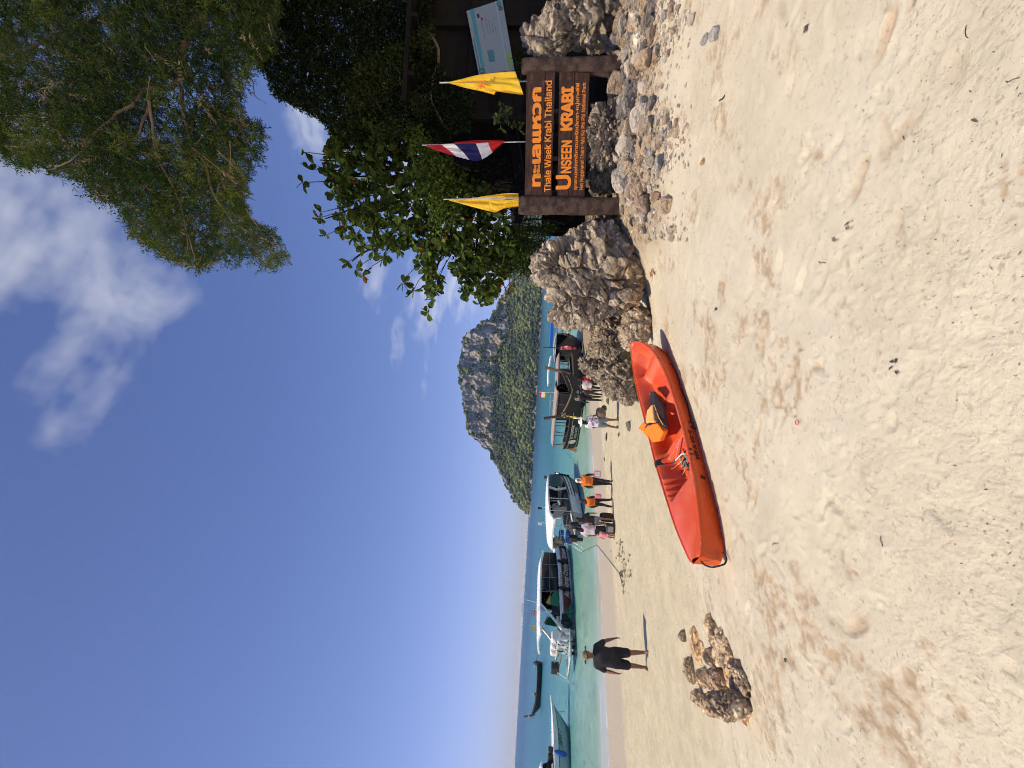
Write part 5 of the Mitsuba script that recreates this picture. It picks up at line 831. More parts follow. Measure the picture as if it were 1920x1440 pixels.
# ---------------------------------------------------------------- people
def bones(J, R, segs, fine=.03):
    """one smooth body: hulls of the spheres at the two ends of every bone"""
    S = {k: m3.Manifold.sphere(R[k], 20).translate(tuple(map(float, J[k]))) for k in J}; return m3.Manifold.batch_boolean([m3.Manifold.batch_hull([S[k] for k in s]) for s in segs], m3.OpType.Add)
def finish(man, fine=.03, it=8):
    m = tm(man.refine_to_length(fine)); m = trimesh.Trimesh(m.vertices, m.faces, process=True); trimesh.smoothing.filter_taubin(m, iterations=it); return m
def person(label, P, yaw, H=1.65, pose_='stand', skin='mat_skin', top='mat_black', bottom='mat_black', sleeve='short', leg='long', hair='mat_hair', hat=None, wide=1., detail=False, arms=None, feet=None, hip=None, lean=0., hairlong=False, vest=None, headyaw=0., dress=None, shoes=None, group=None, brace=None, scarf=None, Mx=None):
    """a figure facing +y in its own frame; P is where it stands"""
    k = thing('person', label, 'person', group); s = H / 1.75; w = wide; F = feet or ((-.12, .02), (.12, .02)); hip = hip if hip is not None else .90; kz = lambda f: f
    M = frame(P, yaw, 0, 0, s) if Mx is None else Mx @ frame(P, yaw, 0, 0, s); A = arms or (((-.30 * w, .0, 1.13), (-.31 * w, .08, .90)), ((.30 * w, .0, 1.13), (.31 * w, .08, .90)))
    ly = lean; J = {'pel': (0, 0, hip), 'bel': (0, .02 + ly * .3, hip + .14), 'che': (0, .0 + ly * .8, hip + .36), 'shc': (0, -.01 + ly, hip + .50), 'nek': (0, .0 + ly * 1.1, hip + .585), 'hd0': (0, .015 + ly * 1.2, hip + .66), 'hd1': (0, .012 + ly * 1.25, hip + .755)}
    J = {a: np.array(b, float) for a, b in J.items()}
    R = {'pel': .125 * w, 'bel': .12 * w, 'che': .12 * w, 'shc': .075, 'nek': .052, 'hd0': .070, 'hd1': .098}
    segs = []
    for i, sd in enumerate((-1, 1)):
        n = 'lr'[i]; fx, fy = F[i]; fz = F[i][2] if len(F[i]) > 2 else 0.
        J['hp' + n] = np.array([sd * .095 * w, 0, hip - .02]); an = np.array([fx, fy, .08 + fz]); mid = (J['hp' + n] + an) / 2; mid[1] += .05 + .25 * max(0, .86 - np.linalg.norm(J['hp' + n] - an)); J['kn' + n] = mid; J['an' + n] = an
        J['hl' + n] = an + V(0, -.035, -.04); J['to' + n] = an + V(sd * .03, .17, -.055)
        J['sh' + n] = np.array([sd * .175 * w, ly, hip + .485]); e, h = A[i]; J['el' + n] = np.array(e, float) + V(0, ly * .6, 0); J['wr' + n] = np.array(h, float)
        J['ck' + n] = np.array([sd * .07 * w, -.0, hip + .34]); J['wa' + n] = np.array([sd * .06 * w, .02, hip + .14])
        R.update({'hp' + n: .098 * w, 'kn' + n: .058 * (1 + .4 * (w - 1)), 'an' + n: .038, 'hl' + n: .036, 'to' + n: .026, 'sh' + n: .062 * (1 + .4 * (w - 1)), 'el' + n: .043 * (1 + .4 * (w - 1)), 'wr' + n: .028, 'ck' + n: .125 * w, 'wa' + n: .115 * w})
        J['cf' + n] = mid * .62 + an * .38 + V(0, -.02, 0); R['cf' + n] = .053 * (1 + .5 * (w - 1)); J['fa' + n] = J['el' + n] * .7 + J['wr' + n] * .3; R['fa' + n] = .042 * (1 + .4 * (w - 1))
        segs += [('hp' + n, 'kn' + n), ('kn' + n, 'cf' + n), ('cf' + n, 'an' + n), ('an' + n, 'hl' + n, 'to' + n), ('sh' + n, 'el' + n), ('el' + n, 'fa' + n), ('fa' + n, 'wr' + n), ('shc', 'sh' + n), ('ck' + n, 'sh' + n)]
    segs += [('pel', 'hpl', 'hpr'), ('pel', 'wal', 'war'), ('wal', 'war', 'ckl', 'ckr'), ('ckl', 'ckr', 'shc'), ('shc', 'nek'), ('nek', 'hd0'), ('hd0', 'hd1')]
    body = [bones(J, R, segs)]; sp = lambda c, r, q=(1, 1, 1): m3.Manifold.sphere(r, 14).scale(q).translate(tuple(map(float, c)))
    cy, sy = math.cos(headyaw), math.sin(headyaw); hd = J['hd1']; rot = lambda v: hd + V(v[0] * cy - v[1] * sy, v[0] * sy + v[1] * cy, v[2])
    body += [sp(rot((0, .088, -.045)), .017, (1, 1.1, 1.3)), sp(rot((0, .052, -.105)), .045), sp(rot((-.095, 0, -.03)), .024, (.5, 1, 1.3)), sp(rot((.095, 0, -.03)), .024, (.5, 1, 1.3))]
    for n, sd in (('l', -1), ('r', 1)):                                # palm, four fingers and a thumb
        wr = J['wr' + n]; d = unit(wr - J['el' + n]); fw = unit(V(0, 1, 0) - d * d[1]) if abs(d[1]) < .95 else V(0, 0, 1); inn = unit(np.cross(d, fw)) * 1.; pl = wr + d * .085
        body.append(m3.Manifold.batch_hull([sp(wr, .024), sp(pl + fw * .032, .017), sp(pl - fw * .034, .016)]))
        for i in range(4):
            o = fw * (.033 - .022 * i); L_ = (.072, .082, .076, .058)[i]; c = (-1 if (inn[0] * sd) > 0 else 1) * inn * .014; body.append(m3.Manifold.batch_hull([sp(pl + o, .0105), sp(pl + o * 1.1 + d * L_ * .55 + c * .5, .0095)])); body.append(m3.Manifold.batch_hull([sp(pl + o * 1.1 + d * L_ * .55 + c * .5, .0095), sp(pl + o * 1.15 + d * L_ + c * 1.8, .008)]))
        body.append(m3.Manifold.batch_hull([sp(wr + fw * .022 + d * .02, .014), sp(wr + fw * .058 + d * .065, .0105)])); body.append(m3.Manifold.batch_hull([sp(wr + fw * .058 + d * .065, .0105), sp(wr + fw * .062 + d * .1, .009)]))
    bm = finish(m3.Manifold.batch_boolean(body, m3.OpType.Add), .02 if detail else .04, 6)
    part(k, 'body', bm, skin, 60, M=M)
    def cloth(name, joints, seg, grow, mt, cut=None, wr=.0, it=8):
        Rg = {j: R[j] + grow for j in joints}; m = bones({j: J[j] for j in joints}, Rg, seg)
        if cut: 
            for nrm, off in cut: m = m.trim_by_plane(nrm, off)
        m = tm(m.refine_to_length(.03 if detail else .05)); m = trimesh.Trimesh(m.vertices, m.faces, process=True); trimesh.smoothing.filter_taubin(m, iterations=5)
        n_ = m.vertex_normals; m.vertices = m.vertices + n_ * (wr * (meshkit.fbm(m.vertices * np.array([9, 9, 5]), 3, 4) - .35))[:, None]
        return part(k, name, m, mt, 60, M=M)
    for n in 'lr':
        J['sl' + n] = J['sh' + n] * .25 + J['el' + n] * .75; R['sl' + n] = R['el' + n] + .014; J['hm' + n] = J['kn' + n] * .8 + J['hp' + n] * .2; R['hm' + n] = R['kn' + n] + .028
    tj = ['pel', 'wal', 'war', 'ckl', 'ckr', 'shc', 'shl', 'shr', 'hpl', 'hpr']; ts = [('pel', 'wal', 'war', 'hpl', 'hpr'), ('wal', 'war', 'ckl', 'ckr'), ('ckl', 'ckr', 'shc'), ('shc', 'shl'), ('shc', 'shr'), ('ckl', 'shl'), ('ckr', 'shr')]
    if sleeve == 'short': tj += ['sll', 'slr']; ts += [('shl', 'sll'), ('shr', 'slr')]
    if sleeve == 'long': tj += ['ell', 'elr', 'fal', 'far', 'wrl', 'wrr']; ts += [('shl', 'ell'), ('shr', 'elr'), ('ell', 'fal'), ('elr', 'far'), ('fal', 'wrl'), ('far', 'wrr')]
    cloth('shirt', tj, ts, .016, top, [((0, 0, 1), hip - .10)], .016)
    if leg == 'short': cloth('shorts', ['pel', 'hpl', 'hpr', 'hml', 'hmr'], [('pel', 'hpl', 'hpr'), ('hpl', 'hml'), ('hpr', 'hmr')], .021, bottom, [((0, 0, -1), -(hip + .03))], .016)
    elif leg == 'hot': 
        for n in 'lr': J['hm' + n] = J['kn' + n] * .3 + J['hp' + n] * .7; R['hm' + n] = R['hp' + n] * .92
        cloth('shorts', ['pel', 'hpl', 'hpr', 'hml', 'hmr'], [('pel', 'hpl', 'hpr'), ('hpl', 'hml'), ('hpr', 'hmr')], .019, bottom, [((0, 0, -1), -(hip + .03))], .014)
    elif leg == 'long': cloth('trousers', ['pel', 'hpl', 'hpr', 'knl', 'knr', 'cfl', 'cfr', 'anl', 'anr'], [('pel', 'hpl', 'hpr'), ('hpl', 'knl'), ('hpr', 'knr'), ('knl', 'cfl'), ('knr', 'cfr'), ('cfl', 'anl'), ('cfr', 'anr')], .014, bottom, [((0, 0, -1), -(hip + .03)), ((0, 0, 1), .06 + min(f[2] if len(f) > 2 else 0 for f in F))], .014)
    elif leg == 'skirt':
        z0, z1 = hip + .03, dress or .45; rg = [];
        for i in range(14):
            u = i / 13; z = z0 + (z1 - z0) * u; th = np.arange(40) / 40 * 2 * PI; rr_ = (.15 + .07 * u) * w * (1 + .06 * u * np.sin(th * 9)); rg.append(np.stack([rr_ * np.cos(th) * 1.12, rr_ * np.sin(th) * .85, np.full(40, z)], 1))
        part(k, 'skirt', grid(np.array(rg), True), bottom, True, M=M)
    if vest:                                                           # buoyancy vest: padded front and back, open at the sides
        vj = ['wal', 'war', 'ckl', 'ckr', 'shc', 'shl', 'shr']; m = bones({j: J[j] for j in vj}, {j: R[j] + .055 for j in vj}, [('wal', 'war', 'ckl', 'ckr'), ('ckl', 'ckr', 'shc'), ('ckl', 'shl'), ('ckr', 'shr')]).trim_by_plane((0, 0, -1), -(hip + .55)).trim_by_plane((0, 0, 1), hip + .0); part(k, 'vest', finish(m, .04, 4), vest, 50, M=M)
        part(k, 'vest_strap', [tube([V(.22 * w * math.cos(a) * 1.0, .205 * w * math.sin(a), z) for a in np.linspace(0, 2 * PI, 21)], .012, 5, False) for z in (hip + .18, hip + .33)], 'mat_black', True, M=M)
    if hair and not scarf:
        hm = [sp(hd + V(0, -.012, .014), .104, (1, 1.02, 1))]
        if hairlong: hm.append(m3.Manifold.batch_hull([sp(hd + V(0, -.05, .0), .085), sp(hd + V(0, -.10, -.30), .06, (1.5, .6, 1))]))
        hh = m3.Manifold.batch_boolean(hm, m3.OpType.Add); hh = hh - sp(rot((0, .115, -.05)), .088, (1, 1, 1.2)); m = finish(hh, .025, 3); m.vertices = m.vertices + m.vertex_normals * (.012 * (meshkit.fbm(m.vertices * np.array([40, 40, 14]), 2, 3) - .5))[:, None]; part(k, 'hair', m, hair, 60, M=M)
    if scarf:
        hh = m3.Manifold.batch_boolean([sp(hd + V(0, -.01, .01), .115), m3.Manifold.batch_hull([sp(hd + V(0, -.02, -.06), .10), sp(J['shc'] + V(0, -.03, .02), .12, (1.25, .9, .7))])], m3.OpType.Add) - sp(rot((0, .125, -.03)), .085, (.9, 1, 1.1)); part(k, 'headscarf', finish(hh, .03, 4), scarf, 60, M=M)
    if detail or True:
        part(k, 'eye', [moved(trimesh.creation.icosphere(1, .012), frame(rot((x, .092, -.012)))) for x in (-.033, .033)], 'mat_black', True, M=M); part(k, 'mouth', moved(rbox(.045, .01, .012, .004), frame(rot((0, .093, -.088)))), 'mat_maroon', 30, M=M)
    if hat == 'bucket' or hat == 'wide':
        br = .15 if hat == 'bucket' else .235; zz = .035; prof = [(.0, .125), (.06, .122), (.092, .10), (.108, zz + .012), (br, zz - .035), (br, zz - .043), (.106, zz)]
        th = np.linspace(0, 2 * PI, 33)[:-1]; rg = np.array([[hd + V(r_ * math.cos(a), -.01 + r_ * math.sin(a) * 1.05, z_ + .02 * math.sin(a * 2 + 1) * (r_ > .11)) for a in th] for r_, z_ in prof]); part(k, 'hat', grid(rg, True), brace or 'mat_offwhite', 40, M=M)
    if hat == 'cap':
        hh = sp(hd + V(0, -.005, .02), .112).trim_by_plane((0, 0, 1), hd[2] + .02); m = finish(hh, .025, 2); part(k, 'hat', [m, moved(rbox(.16, .13, .02, .008), frame(rot((0, .14, .035)), headyaw))], brace or 'mat_tan', 40, M=M)
    if shoes: part(k, 'shoe', [finish(bones({j: J[j + n] for j in ('an', 'hl', 'to')}, {'an': .04, 'hl': .045, 'to': .036}, [('an', 'hl', 'to')]).trim_by_plane((0, 0, -1), -(.10 + min(f[2] if len(f) > 2 else 0 for f in F))), .03, 3) for n in 'lr'], shoes, 40, M=M)
    return k, M, J
def facing(dx, dy): return math.atan2(dy, dx) - PI / 2
# man in dark swim clothes walking to the right edge of the water
G = hit(1213, 1239)
mat('mat_darktop', (.028, .029, .034), .7, .2); mat('mat_darkshorts', (.02, .022, .032), .75, .2); mat('mat_camo', (.22, .17, .11), .8, .15)
kman, MM, JJ = person('man in a dark T-shirt, dark shorts and a tan bandana', G - V(0, 0, .01), facing(.52, -1.0), 1.76, skin='mat_darkskin', top='mat_darktop', bottom='mat_darkshorts', leg='short', wide=1.22, detail=True,
    arms=(((-.37, -.03, 1.13), (-.45, .05, .90)), ((.33, -.06, 1.12), (.335, .10, .90))), feet=((-.20, .10), (.17, -.12)), hat='cap', brace='mat_camo', headyaw=-.3)
hd = JJ['hd1']; part(kman, 'bandana_tie', [tube([hd + V(s_ * .10, -.02, .02), hd + V(s_ * .17, -.03, .045), hd + V(s_ * .20, -.02, .02)], [.014, .02, .026], 6) for s_ in (-1, 1)], 'mat_black', True, M=MM)
def stand(px, py, **kw): return hit(px, py) if not kw else hit(px, py)
def scale_h(P, top_px, py): return max(1.0, min(1.9, (at(top_px, py, P[1])[2] - P[2])))
# woman in a white hat with a bag
mat('mat_floral', (.62, .58, .68), .8, .1); mat('mat_denim', (.22, .25, .30), .8, .1); mat('mat_bag', (.17, .14, .09), .8)
def f_floral(p, n, uv): return mix(mi.Color3f(.68, .66, .72), mi.Color3f(.25, .22, .42), smoothstep(.56, .64, fbm(p.x * 17, p.y * 17, p.z * 17, 2)))
scene['mat_floral'] = {'type': 'twosided', 'bsdf': {'type': 'principled', 'base_color': proc(f_floral), 'roughness': .8, 'specular': .1}}
P = hit(1160, 795); kw_, MW, JW = person('woman in a white sun hat, floral shirt and grey shorts carrying a patterned bag', P, facing(.5, 1), scale_h(P, 1085, 797), skin='mat_darkskin', top='mat_floral', bottom='mat_denim', leg='short', wide=1.12, hat='wide', brace='mat_white', hairlong=True, feet=((-.16, -.05), (.15, .10)), arms=(((-.27, .02, 1.12), (-.29, .10, .88)), ((.30, .05, 1.14), (.26, .22, .98))))
k = thing('bag', 'patterned brown cloth bag carried at the side of the woman in the white hat', 'bag'); part(k, 'body', moved(rbox(.34, .55, .40, .12, 12), MW @ frame((.34, .30, .78))), 'mat_bag', 40); part(k, 'pouch', moved(rbox(.22, .3, .22, .08), MW @ frame((.45, .55, .62))), 'mat_fenderbrown', 40); part(k, 'handle', tube([(MW @ np.r_[p, 1])[:3] for p in (V(.34, .1, .95), V(.27, .2, 1.02), V(.34, .35, .96))], .012, 5), 'mat_tan', True)
# group walking behind the low rock
for lab, px, py, tp, kw in [('person in a red top and black shorts by the low rock', 1131, 714, 1084, dict(top='mat_red', bottom='mat_black', leg='hot', sleeve='none', hairlong=True, arms=(((-.3, .0, 1.2), (-.22, .12, 1.3)), ((.26, 0, 1.12), (.25, .06, .9))))),
    ('person in a white top with a pink towel, behind the one in red', 1132, 724, 1084, dict(top='mat_white', bottom='mat_black', sleeve='short')),
    ('person in a dark patterned top and black leggings by the low rock', 1131, 736, 1088, dict(top='mat_charcoal', bottom='mat_black', sleeve='long')),
    ('person all in black at the left end of the group by the low rock', 1129, 747, 1078, dict(top='mat_black', bottom='mat_black', sleeve='long', feet=((-.16, -.12), (.14, .18))))]:
    P = hit(px, py); kk, M_, J_ = person(lab, P, facing(-.3, 1), scale_h(P, tp, py), feet=kw.pop('feet', ((-.14, .10), (.14, -.12))), **kw)
    if 'pink' in lab: part(kk, 'towel', moved(rbox(.10, .22, .5, .04), M_ @ frame((-.24, .05, 1.15))), 'mat_pink', 40)
# two in orange vests
P = hit(1147, 905); kv, MV, JV = person('woman in an orange vest and white headscarf', P, facing(.25, -1), scale_h(P, 1079, 903), top='mat_black', bottom='mat_black', sleeve='long', vest='mat_orange', scarf='mat_white', shoes='mat_black', feet=((-.05, .12), (.06, -.12)), arms=(((-.30, .0, 1.14), (-.32, .1, .92)), ((.30, .02, 1.14), (.28, .14, .95))))
k = thing('bag', 'white and pink printed bag held by the woman in the white headscarf', 'bag'); part(k, 'body', moved(rbox(.30, .14, .34, .05), MV @ frame((-.36, .1, .72))), 'mat_pink', 40); part(k, 'front', moved(rbox(.22, .02, .24, .008), MV @ frame((-.36, .18, .72))), 'mat_white', 40)
P = hit(1148, 944); kv2, MV2, JV2 = person('person in an orange vest seen from behind, carrying a pink bag', P, facing(.2, 1), scale_h(P, 1088, 944), top='mat_black', bottom='mat_black', sleeve='long', vest='mat_orange', scarf='mat_charcoal', feet=((-.16, -.08), (.16, .1)))
k = thing('bag', 'bright pink bag on the side of the person in the orange vest seen from behind', 'bag'); part(k, 'body', moved(rbox(.26, .16, .34, .05), MV2 @ frame((.36, .02, .80))), 'mat_pink', 40); part(k, 'strap', tube([(MV2 @ np.r_[p, 1])[:3] for p in (V(.36, .02, .97), V(.3, .0, 1.25), V(.2, -.08, 1.42), V(.1, -.15, 1.3))], .014, 5), 'mat_pink', True)
# cluster boarding the grey speedboat
mat('mat_lilac', (.62, .55, .62), .8, .1)
P = hit(1151, 979); person('woman in a black T-shirt and denim shorts boarding the speedboat', P, facing(-.1, 1), scale_h(P, 1080, 979), top='mat_black', bottom='mat_denim', leg='hot', hairlong=True, wide=1.05, feet=((-.11, .02), (.11, -.02)))
P = hit(1151, 997); person('woman in a pale blouse and long dark skirt beside the one in black', P, facing(.15, 1), scale_h(P, 1077, 997), top='mat_lilac', bottom='mat_black', leg='skirt', dress=.40, hairlong=True)
P = hit(1152, 1004); person('child in pink crouching at the feet of the boarding group', P, facing(-.5, -1), .92, top='mat_pink', bottom='mat_pink', leg='hot', sleeve='none', hip=.62, feet=((-.12, .10), (.12, .08)))
k = thing('bag', 'black rounded bag on the sand beside the boarding group', 'bag'); P = hit(1150, 971); put(k, moved(rbox(.38, .3, .62, .14, 12), frame(P + V(0, 0, .28))), 'mat_black', 40)
k = thing('bag', 'dark travel bag with a pale pocket on the sand among the boarding group', 'bag'); P = hit(1152, 990); part(k, 'body', moved(rbox(.4, .3, .38, .08), frame(P + V(0, -.1, .18))), 'mat_charcoal', 40); part(k, 'pocket', moved(rbox(.24, .03, .2, .012), frame(P + V(.02, -.265, .2))), 'mat_grey', 30)
# aboard the boats
person('passenger in a grey shirt under the speedboat canopy', V(1.9, -.4, .75), facing(-1, -.2), 1.55, top='mat_grey', bottom='mat_black', Mx=CM, hat=None)
person('passenger with dark hair climbing in over the speedboat stern', V(-.2, .95, .62), facing(1, -.3), 1.5, top='mat_beige', bottom='mat_darkgrey', Mx=CM, hairlong=True, lean=.15)
person('boatman bending at the bow of the middle longtail under the tan rail', V(3.4, -.2, .35), facing(1, .4), 1.6, top='mat_black', bottom='mat_black', Mx=pose(2.8, 32.6, unit([-4.2, -3.4, 0])), lean=.12)
person('boatman in an orange vest seated in the longtail far out at the left', V(5.0, 0, .12), facing(1, 0), 1.5, top='mat_black', bottom='mat_black', Mx=pose(-47.0, 66.5, unit([-1, -.12, 0]), z=.05), vest='mat_orange', hat='bucket', brace='mat_white', feet=((-.15, .40), (.15, .40)), hip=.52)
# ---------------------------------------------------------------- trees and shrubs
scene['mat_leaf'] = {'type': 'principledthin', 'base_color': VC, 'roughness': .5, 'diff_trans': .55, 'spec_trans': 0.0}
def f_bark(p, n, uv): return mix(mi.Color3f(.14, .10, .07), mi.Color3f(.30, .22, .16), fbm(p.x * 11, p.y * 11, p.z * 11, 3))
scene['mat_bark'] = {'type': 'twosided', 'bsdf': {'type': 'principled', 'base_color': proc(f_bark), 'roughness': .9, 'specular': .1}}
mat('mat_darkbark', (.03, .025, .02), .9, .1)
lr = np.random.default_rng(88)
def rdir(n, bias=(0, 0, 0)):
    d = lr.normal(size=(n, 3)) + np.asarray(bias); return d / np.linalg.norm(d, axis=1, keepdims=True)
def leaf_mesh(P, D, N, L, W, C, fold=.25):
    """small leaves: two folded triangles each"""
    D = D / np.linalg.norm(D, axis=1, keepdims=True); S = np.cross(D, N); S /= np.maximum(np.linalg.norm(S, axis=1, keepdims=True), 1e-9); U = np.cross(S, D)
    L, W = L[:, None], W[:, None]; mid = P + D * L * .45
    v = np.stack([P, mid + S * W / 2 + U * W * fold, P + D * L - U * L * .08, mid - S * W / 2 + U * W * fold], 1)
    f = (np.array([[0, 1, 2], [0, 2, 3]])[None] + 4 * np.arange(len(P))[:, None, None]).reshape(-1, 3)
    return trimesh.Trimesh(v.reshape(-1, 3), f, process=False), np.repeat(C, 4, 0)
def inpoly(poly, n, pad_depth, clump=None, keepf=None, warp=0.):
    """n points in the volume that the outline spans between two depths"""
    pl = Polygon(poly).buffer(0); x0, y0, x1, y1 = pl.bounds; out = []
    from shapely import contains_xy
    while sum(len(o) for o in out) < n:
        q = np.c_[lr.uniform(x0, x1, n), lr.uniform(y0, y1, n)]; q = q[contains_xy(pl, q[:, 0], q[:, 1])]
        Y = lr.uniform(*pad_depth, len(q)); d = np.array([ray(a, b) for a, b in q]); p = EYE + d * (Y / d[:, 1])[:, None]
        if clump is not None:
            sc, lo, hi = clump; k = ss(lo, hi, meshkit.fbm(p * sc + 31, 3, 14)); p = p[lr.random(len(p)) < k]
        out.append(p)
    return np.vstack(out)[:n]
def cols(n, base, var=.3, yellow=0.):
    c = np.tile(np.asarray(base, float), (n, 1)) * np.exp(lr.normal(0, var, (n, 1))); y = (lr.random(n) < yellow)[:, None]; return np.clip(np.where(y, np.array([.22, .20, .05]), c), .004, .6)
def limb(pts, r0, r1, n=9, jit=.03):
    P = np.array(pts, float); t = np.linspace(0, 1, len(P)); s = np.linspace(0, 1, 6 * len(P)); q = np.stack([PchipInterpolator(t, P[:, k])(s) for k in range(3)], 1)
    q[1:-1] += (np.stack([meshkit.fbm(np.c_[q[1:-1] * 2.2, ][:, :3] + k * 7, 3, k) for k in range(3)], 1) - .5) * jit * 4
    return tube(q, r0 + (r1 - r0) * s ** .8, n)
ZA = lambda l: Zm(l, 0, 0, 2.571)
# overhanging narrow-leaved tree, rooted out of the frame on the right
tA = thing('overhanging_tree', 'feathery narrow-leaved tree hanging over the beach from the right', 'tree')
PA = ZA([(-250, -420), (-250, 700), (0, 735), (60, 795), (230, 825), (300, 850), (420, 890), (440, 950), (560, 985), (640, 1130), (700, 1180), (850, 1260), (960, 1300), (1060, 1240), (1140, 1290), (1180, 1230), (1290, 1300), (1390, 1230), (1310, 1110), (1200, 1060), (1170, 930), (1190, 860), (1255, 740), (1265, 590), (1180, 570), (1160, 480), (1190, 350), (1300, 250), (1420, -420)])
NTW = 17000
tw = inpoly(PA, NTW, (6.6, 10.2), (1.3, .38, .53)); thin_ = lr.random(NTW)
td = rdir(NTW, (-.75, -.15, -.35)); per = 15; Lt = lr.uniform(.18, .42, NTW)
k = np.repeat(np.arange(NTW), per); u = np.tile((np.arange(per) + .5) / per, NTW); sgn = np.tile(np.where(np.arange(per) % 2, 1., -1.), NTW)
pos = tw[k] + td[k] * (Lt[k] * (u - .4))[:, None]; sd = np.cross(td[k], rdir(len(k), (0, 0, 1.2))); sd /= np.linalg.norm(sd, axis=1, keepdims=True)
dr_ = td[k] * .75 + sd * (sgn * .75)[:, None] + V(0, 0, -.25) + .25 * lr.normal(size=(len(k), 3))
tone = meshkit.fbm(tw * .9, 3, 19)[k]; ca = np.array([.042, .070, .020]) + (ss(.45, .64, tone))[:, None] * np.array([.060, .072, .010]); ca = ca * np.exp(lr.normal(0, .28, (len(k), 1)))
dead = (lr.random(NTW) < .05)[k][:, None]; ca = np.where(dead, np.array([.26, .21, .13]) * np.exp(lr.normal(0, .2, (len(k), 1))), ca)
m, c = leaf_mesh(pos, dr_, rdir(len(k), (0, 0, 1.5)), lr.uniform(.065, .12, len(k)), lr.uniform(.014, .024, len(k)), ca)
part(tA, 'crown', m, 'mat_leaf', False, color=c)
trk = [V(9.6, 6.4, 1.9), V(9.4, 6.5, 4), V(9.0, 6.8, 6.2), at(415, -60, 8.2)]
part(tA, 'trunk', limb(trk, .28, .15, 14), 'mat_bark', 40)
J = lambda l, Y0, Y1: [at(px, py, Y0 + (Y1 - Y0) * i / max(len(l) - 1, 1)) for i, (px, py) in enumerate(l)]
LB = [([(415, -60), (390, 0), (362, 50), (346, 86), (338, 128), (323, 163), (272, 171), (255, 190)], 8.2, 7.0, .105, .02), ([(346, 72), (318, 92), (300, 128), (286, 150), (280, 190), (262, 230), (247, 262)], 7.9, 6.9, .055, .012), ([(362, 45), (345, 40), (320, 33)], 8, 7.3, .05, .02),
      ([(338, 128), (372, 170), (396, 215), (420, 260), (436, 335), (452, 372)], 7.6, 7.0, .045, .008), ([(400, -10), (420, 60), (425, 130), (440, 170), (458, 268)], 8.4, 7.4, .06, .01), ([(330, 150), (350, 230), (357, 272), (361, 300), (346, 323), (355, 340)], 7.4, 6.9, .035, .008), ([(357, 272), (330, 270), (290, 272)], 7.1, 6.9, .02, .006), ([(361, 280), (385, 310), (395, 350), (440, 420), (500, 450), (540, 472)], 7.1, 6.8, .03, .004),
      ([(440, 140), (470, 150), (478, 178), (500, 195)], 7.8, 7.4, .015, .004), ([(250, 190), (200, 230), (130, 300), (90, 318)], 7.1, 7, .03, .005), ([(240, 60), (160, 120), (100, 220), (40, 300)], 8, 7.2, .05, .006), ([(415, -60), (240, 20), (120, 60), (20, 120)], 8.4, 7.8, .08, .015), ([(280, 190), (290, 280), (330, 360), (350, 440), (345, 480)], 7, 6.8, .025, .004), ([(352, 440), (365, 480), (360, 490)], 6.9, 6.8, .008, .003)]
for l, a, b_, r0, r1 in LB: part(tA, 'branch', limb(J(l, a - .1, b_ + .2), r0 * 1.1, r1 * 1.2, 8), 'mat_bark', True)
tws = []
for i in lr.choice(NTW, 700, replace=False): tws.append(tube([tw[i] - td[i] * .35 + V(.05, 0, .08), tw[i], tw[i] + td[i] * Lt[i] * .6], [.006, .004, .002], 3, False))
part(tA, 'twig', tws, 'mat_bark', False, kind='stuff')

def foliage(key, name, poly, n, depth, L, W, base, var=.35, clump=None, bias=(0, -.2, .1), nb=(-.3, -.4, 1.0), yellow=0., tuft=1):
    m_ = max(n // tuft, 1); c = inpoly(poly, m_, depth, clump); k = np.repeat(np.arange(m_), tuft); p = c[k] + lr.normal(0, L[1] * .35, (len(k), 3)) * (tuft > 1)
    d = rdir(len(k), bias) + (p - c[k]) * 6 * (tuft > 1); m, cc = leaf_mesh(p, d, rdir(len(k), nb), lr.uniform(*L, len(k)), lr.uniform(*W, len(k)), cols(len(k), base, var, yellow) * np.exp(lr.normal(0, .2, m_))[k][:, None])
    return part(key, name, m, 'mat_leaf', False, color=cc), c
ZB = lambda l: Zm(l, 500, 0, 2.322)
# dark trees behind
tD = thing('dark_tree', 'dense dark small-leaved tree in shade behind the overhanging tree', 'tree')
PD = ZB([(-60, -250), (-140, 150), (0, 330), (40, 420), (160, 480), (260, 540), (300, 620), (500, 640), (620, 600), (760, 620), (900, 560), (900, 420), (760, 300), (700, 120), (760, -250)])
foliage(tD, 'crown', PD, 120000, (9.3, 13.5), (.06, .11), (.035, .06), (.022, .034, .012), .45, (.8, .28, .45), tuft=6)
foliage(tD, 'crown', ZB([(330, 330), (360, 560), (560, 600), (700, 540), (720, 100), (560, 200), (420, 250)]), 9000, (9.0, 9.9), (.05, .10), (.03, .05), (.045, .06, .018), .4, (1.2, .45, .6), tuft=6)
for i, (l, a, b_, r0, r1) in enumerate([([(460, -80), (516, -20), (520, 60), (518, 97)], 11, 10.4, .10, .05), ([(585, -60), (582, 60), (586, 110)], 11.2, 11, .09, .06), ([(560, -40), (566, 60), (572, 150)], 12, 11.6, .07, .04), ([(800, 60), (820, 100), (810, 170), (830, 230)], 10, 9.8, .05, .02), ([(900, -60), (700, -20), (540, 20), (460, 60)], 12.5, 12, .25, .12)]): part(tD, 'branch' if i < 4 else 'trunk', limb(J(l, a, b_), r0, r1, 8), 'mat_bark', True)
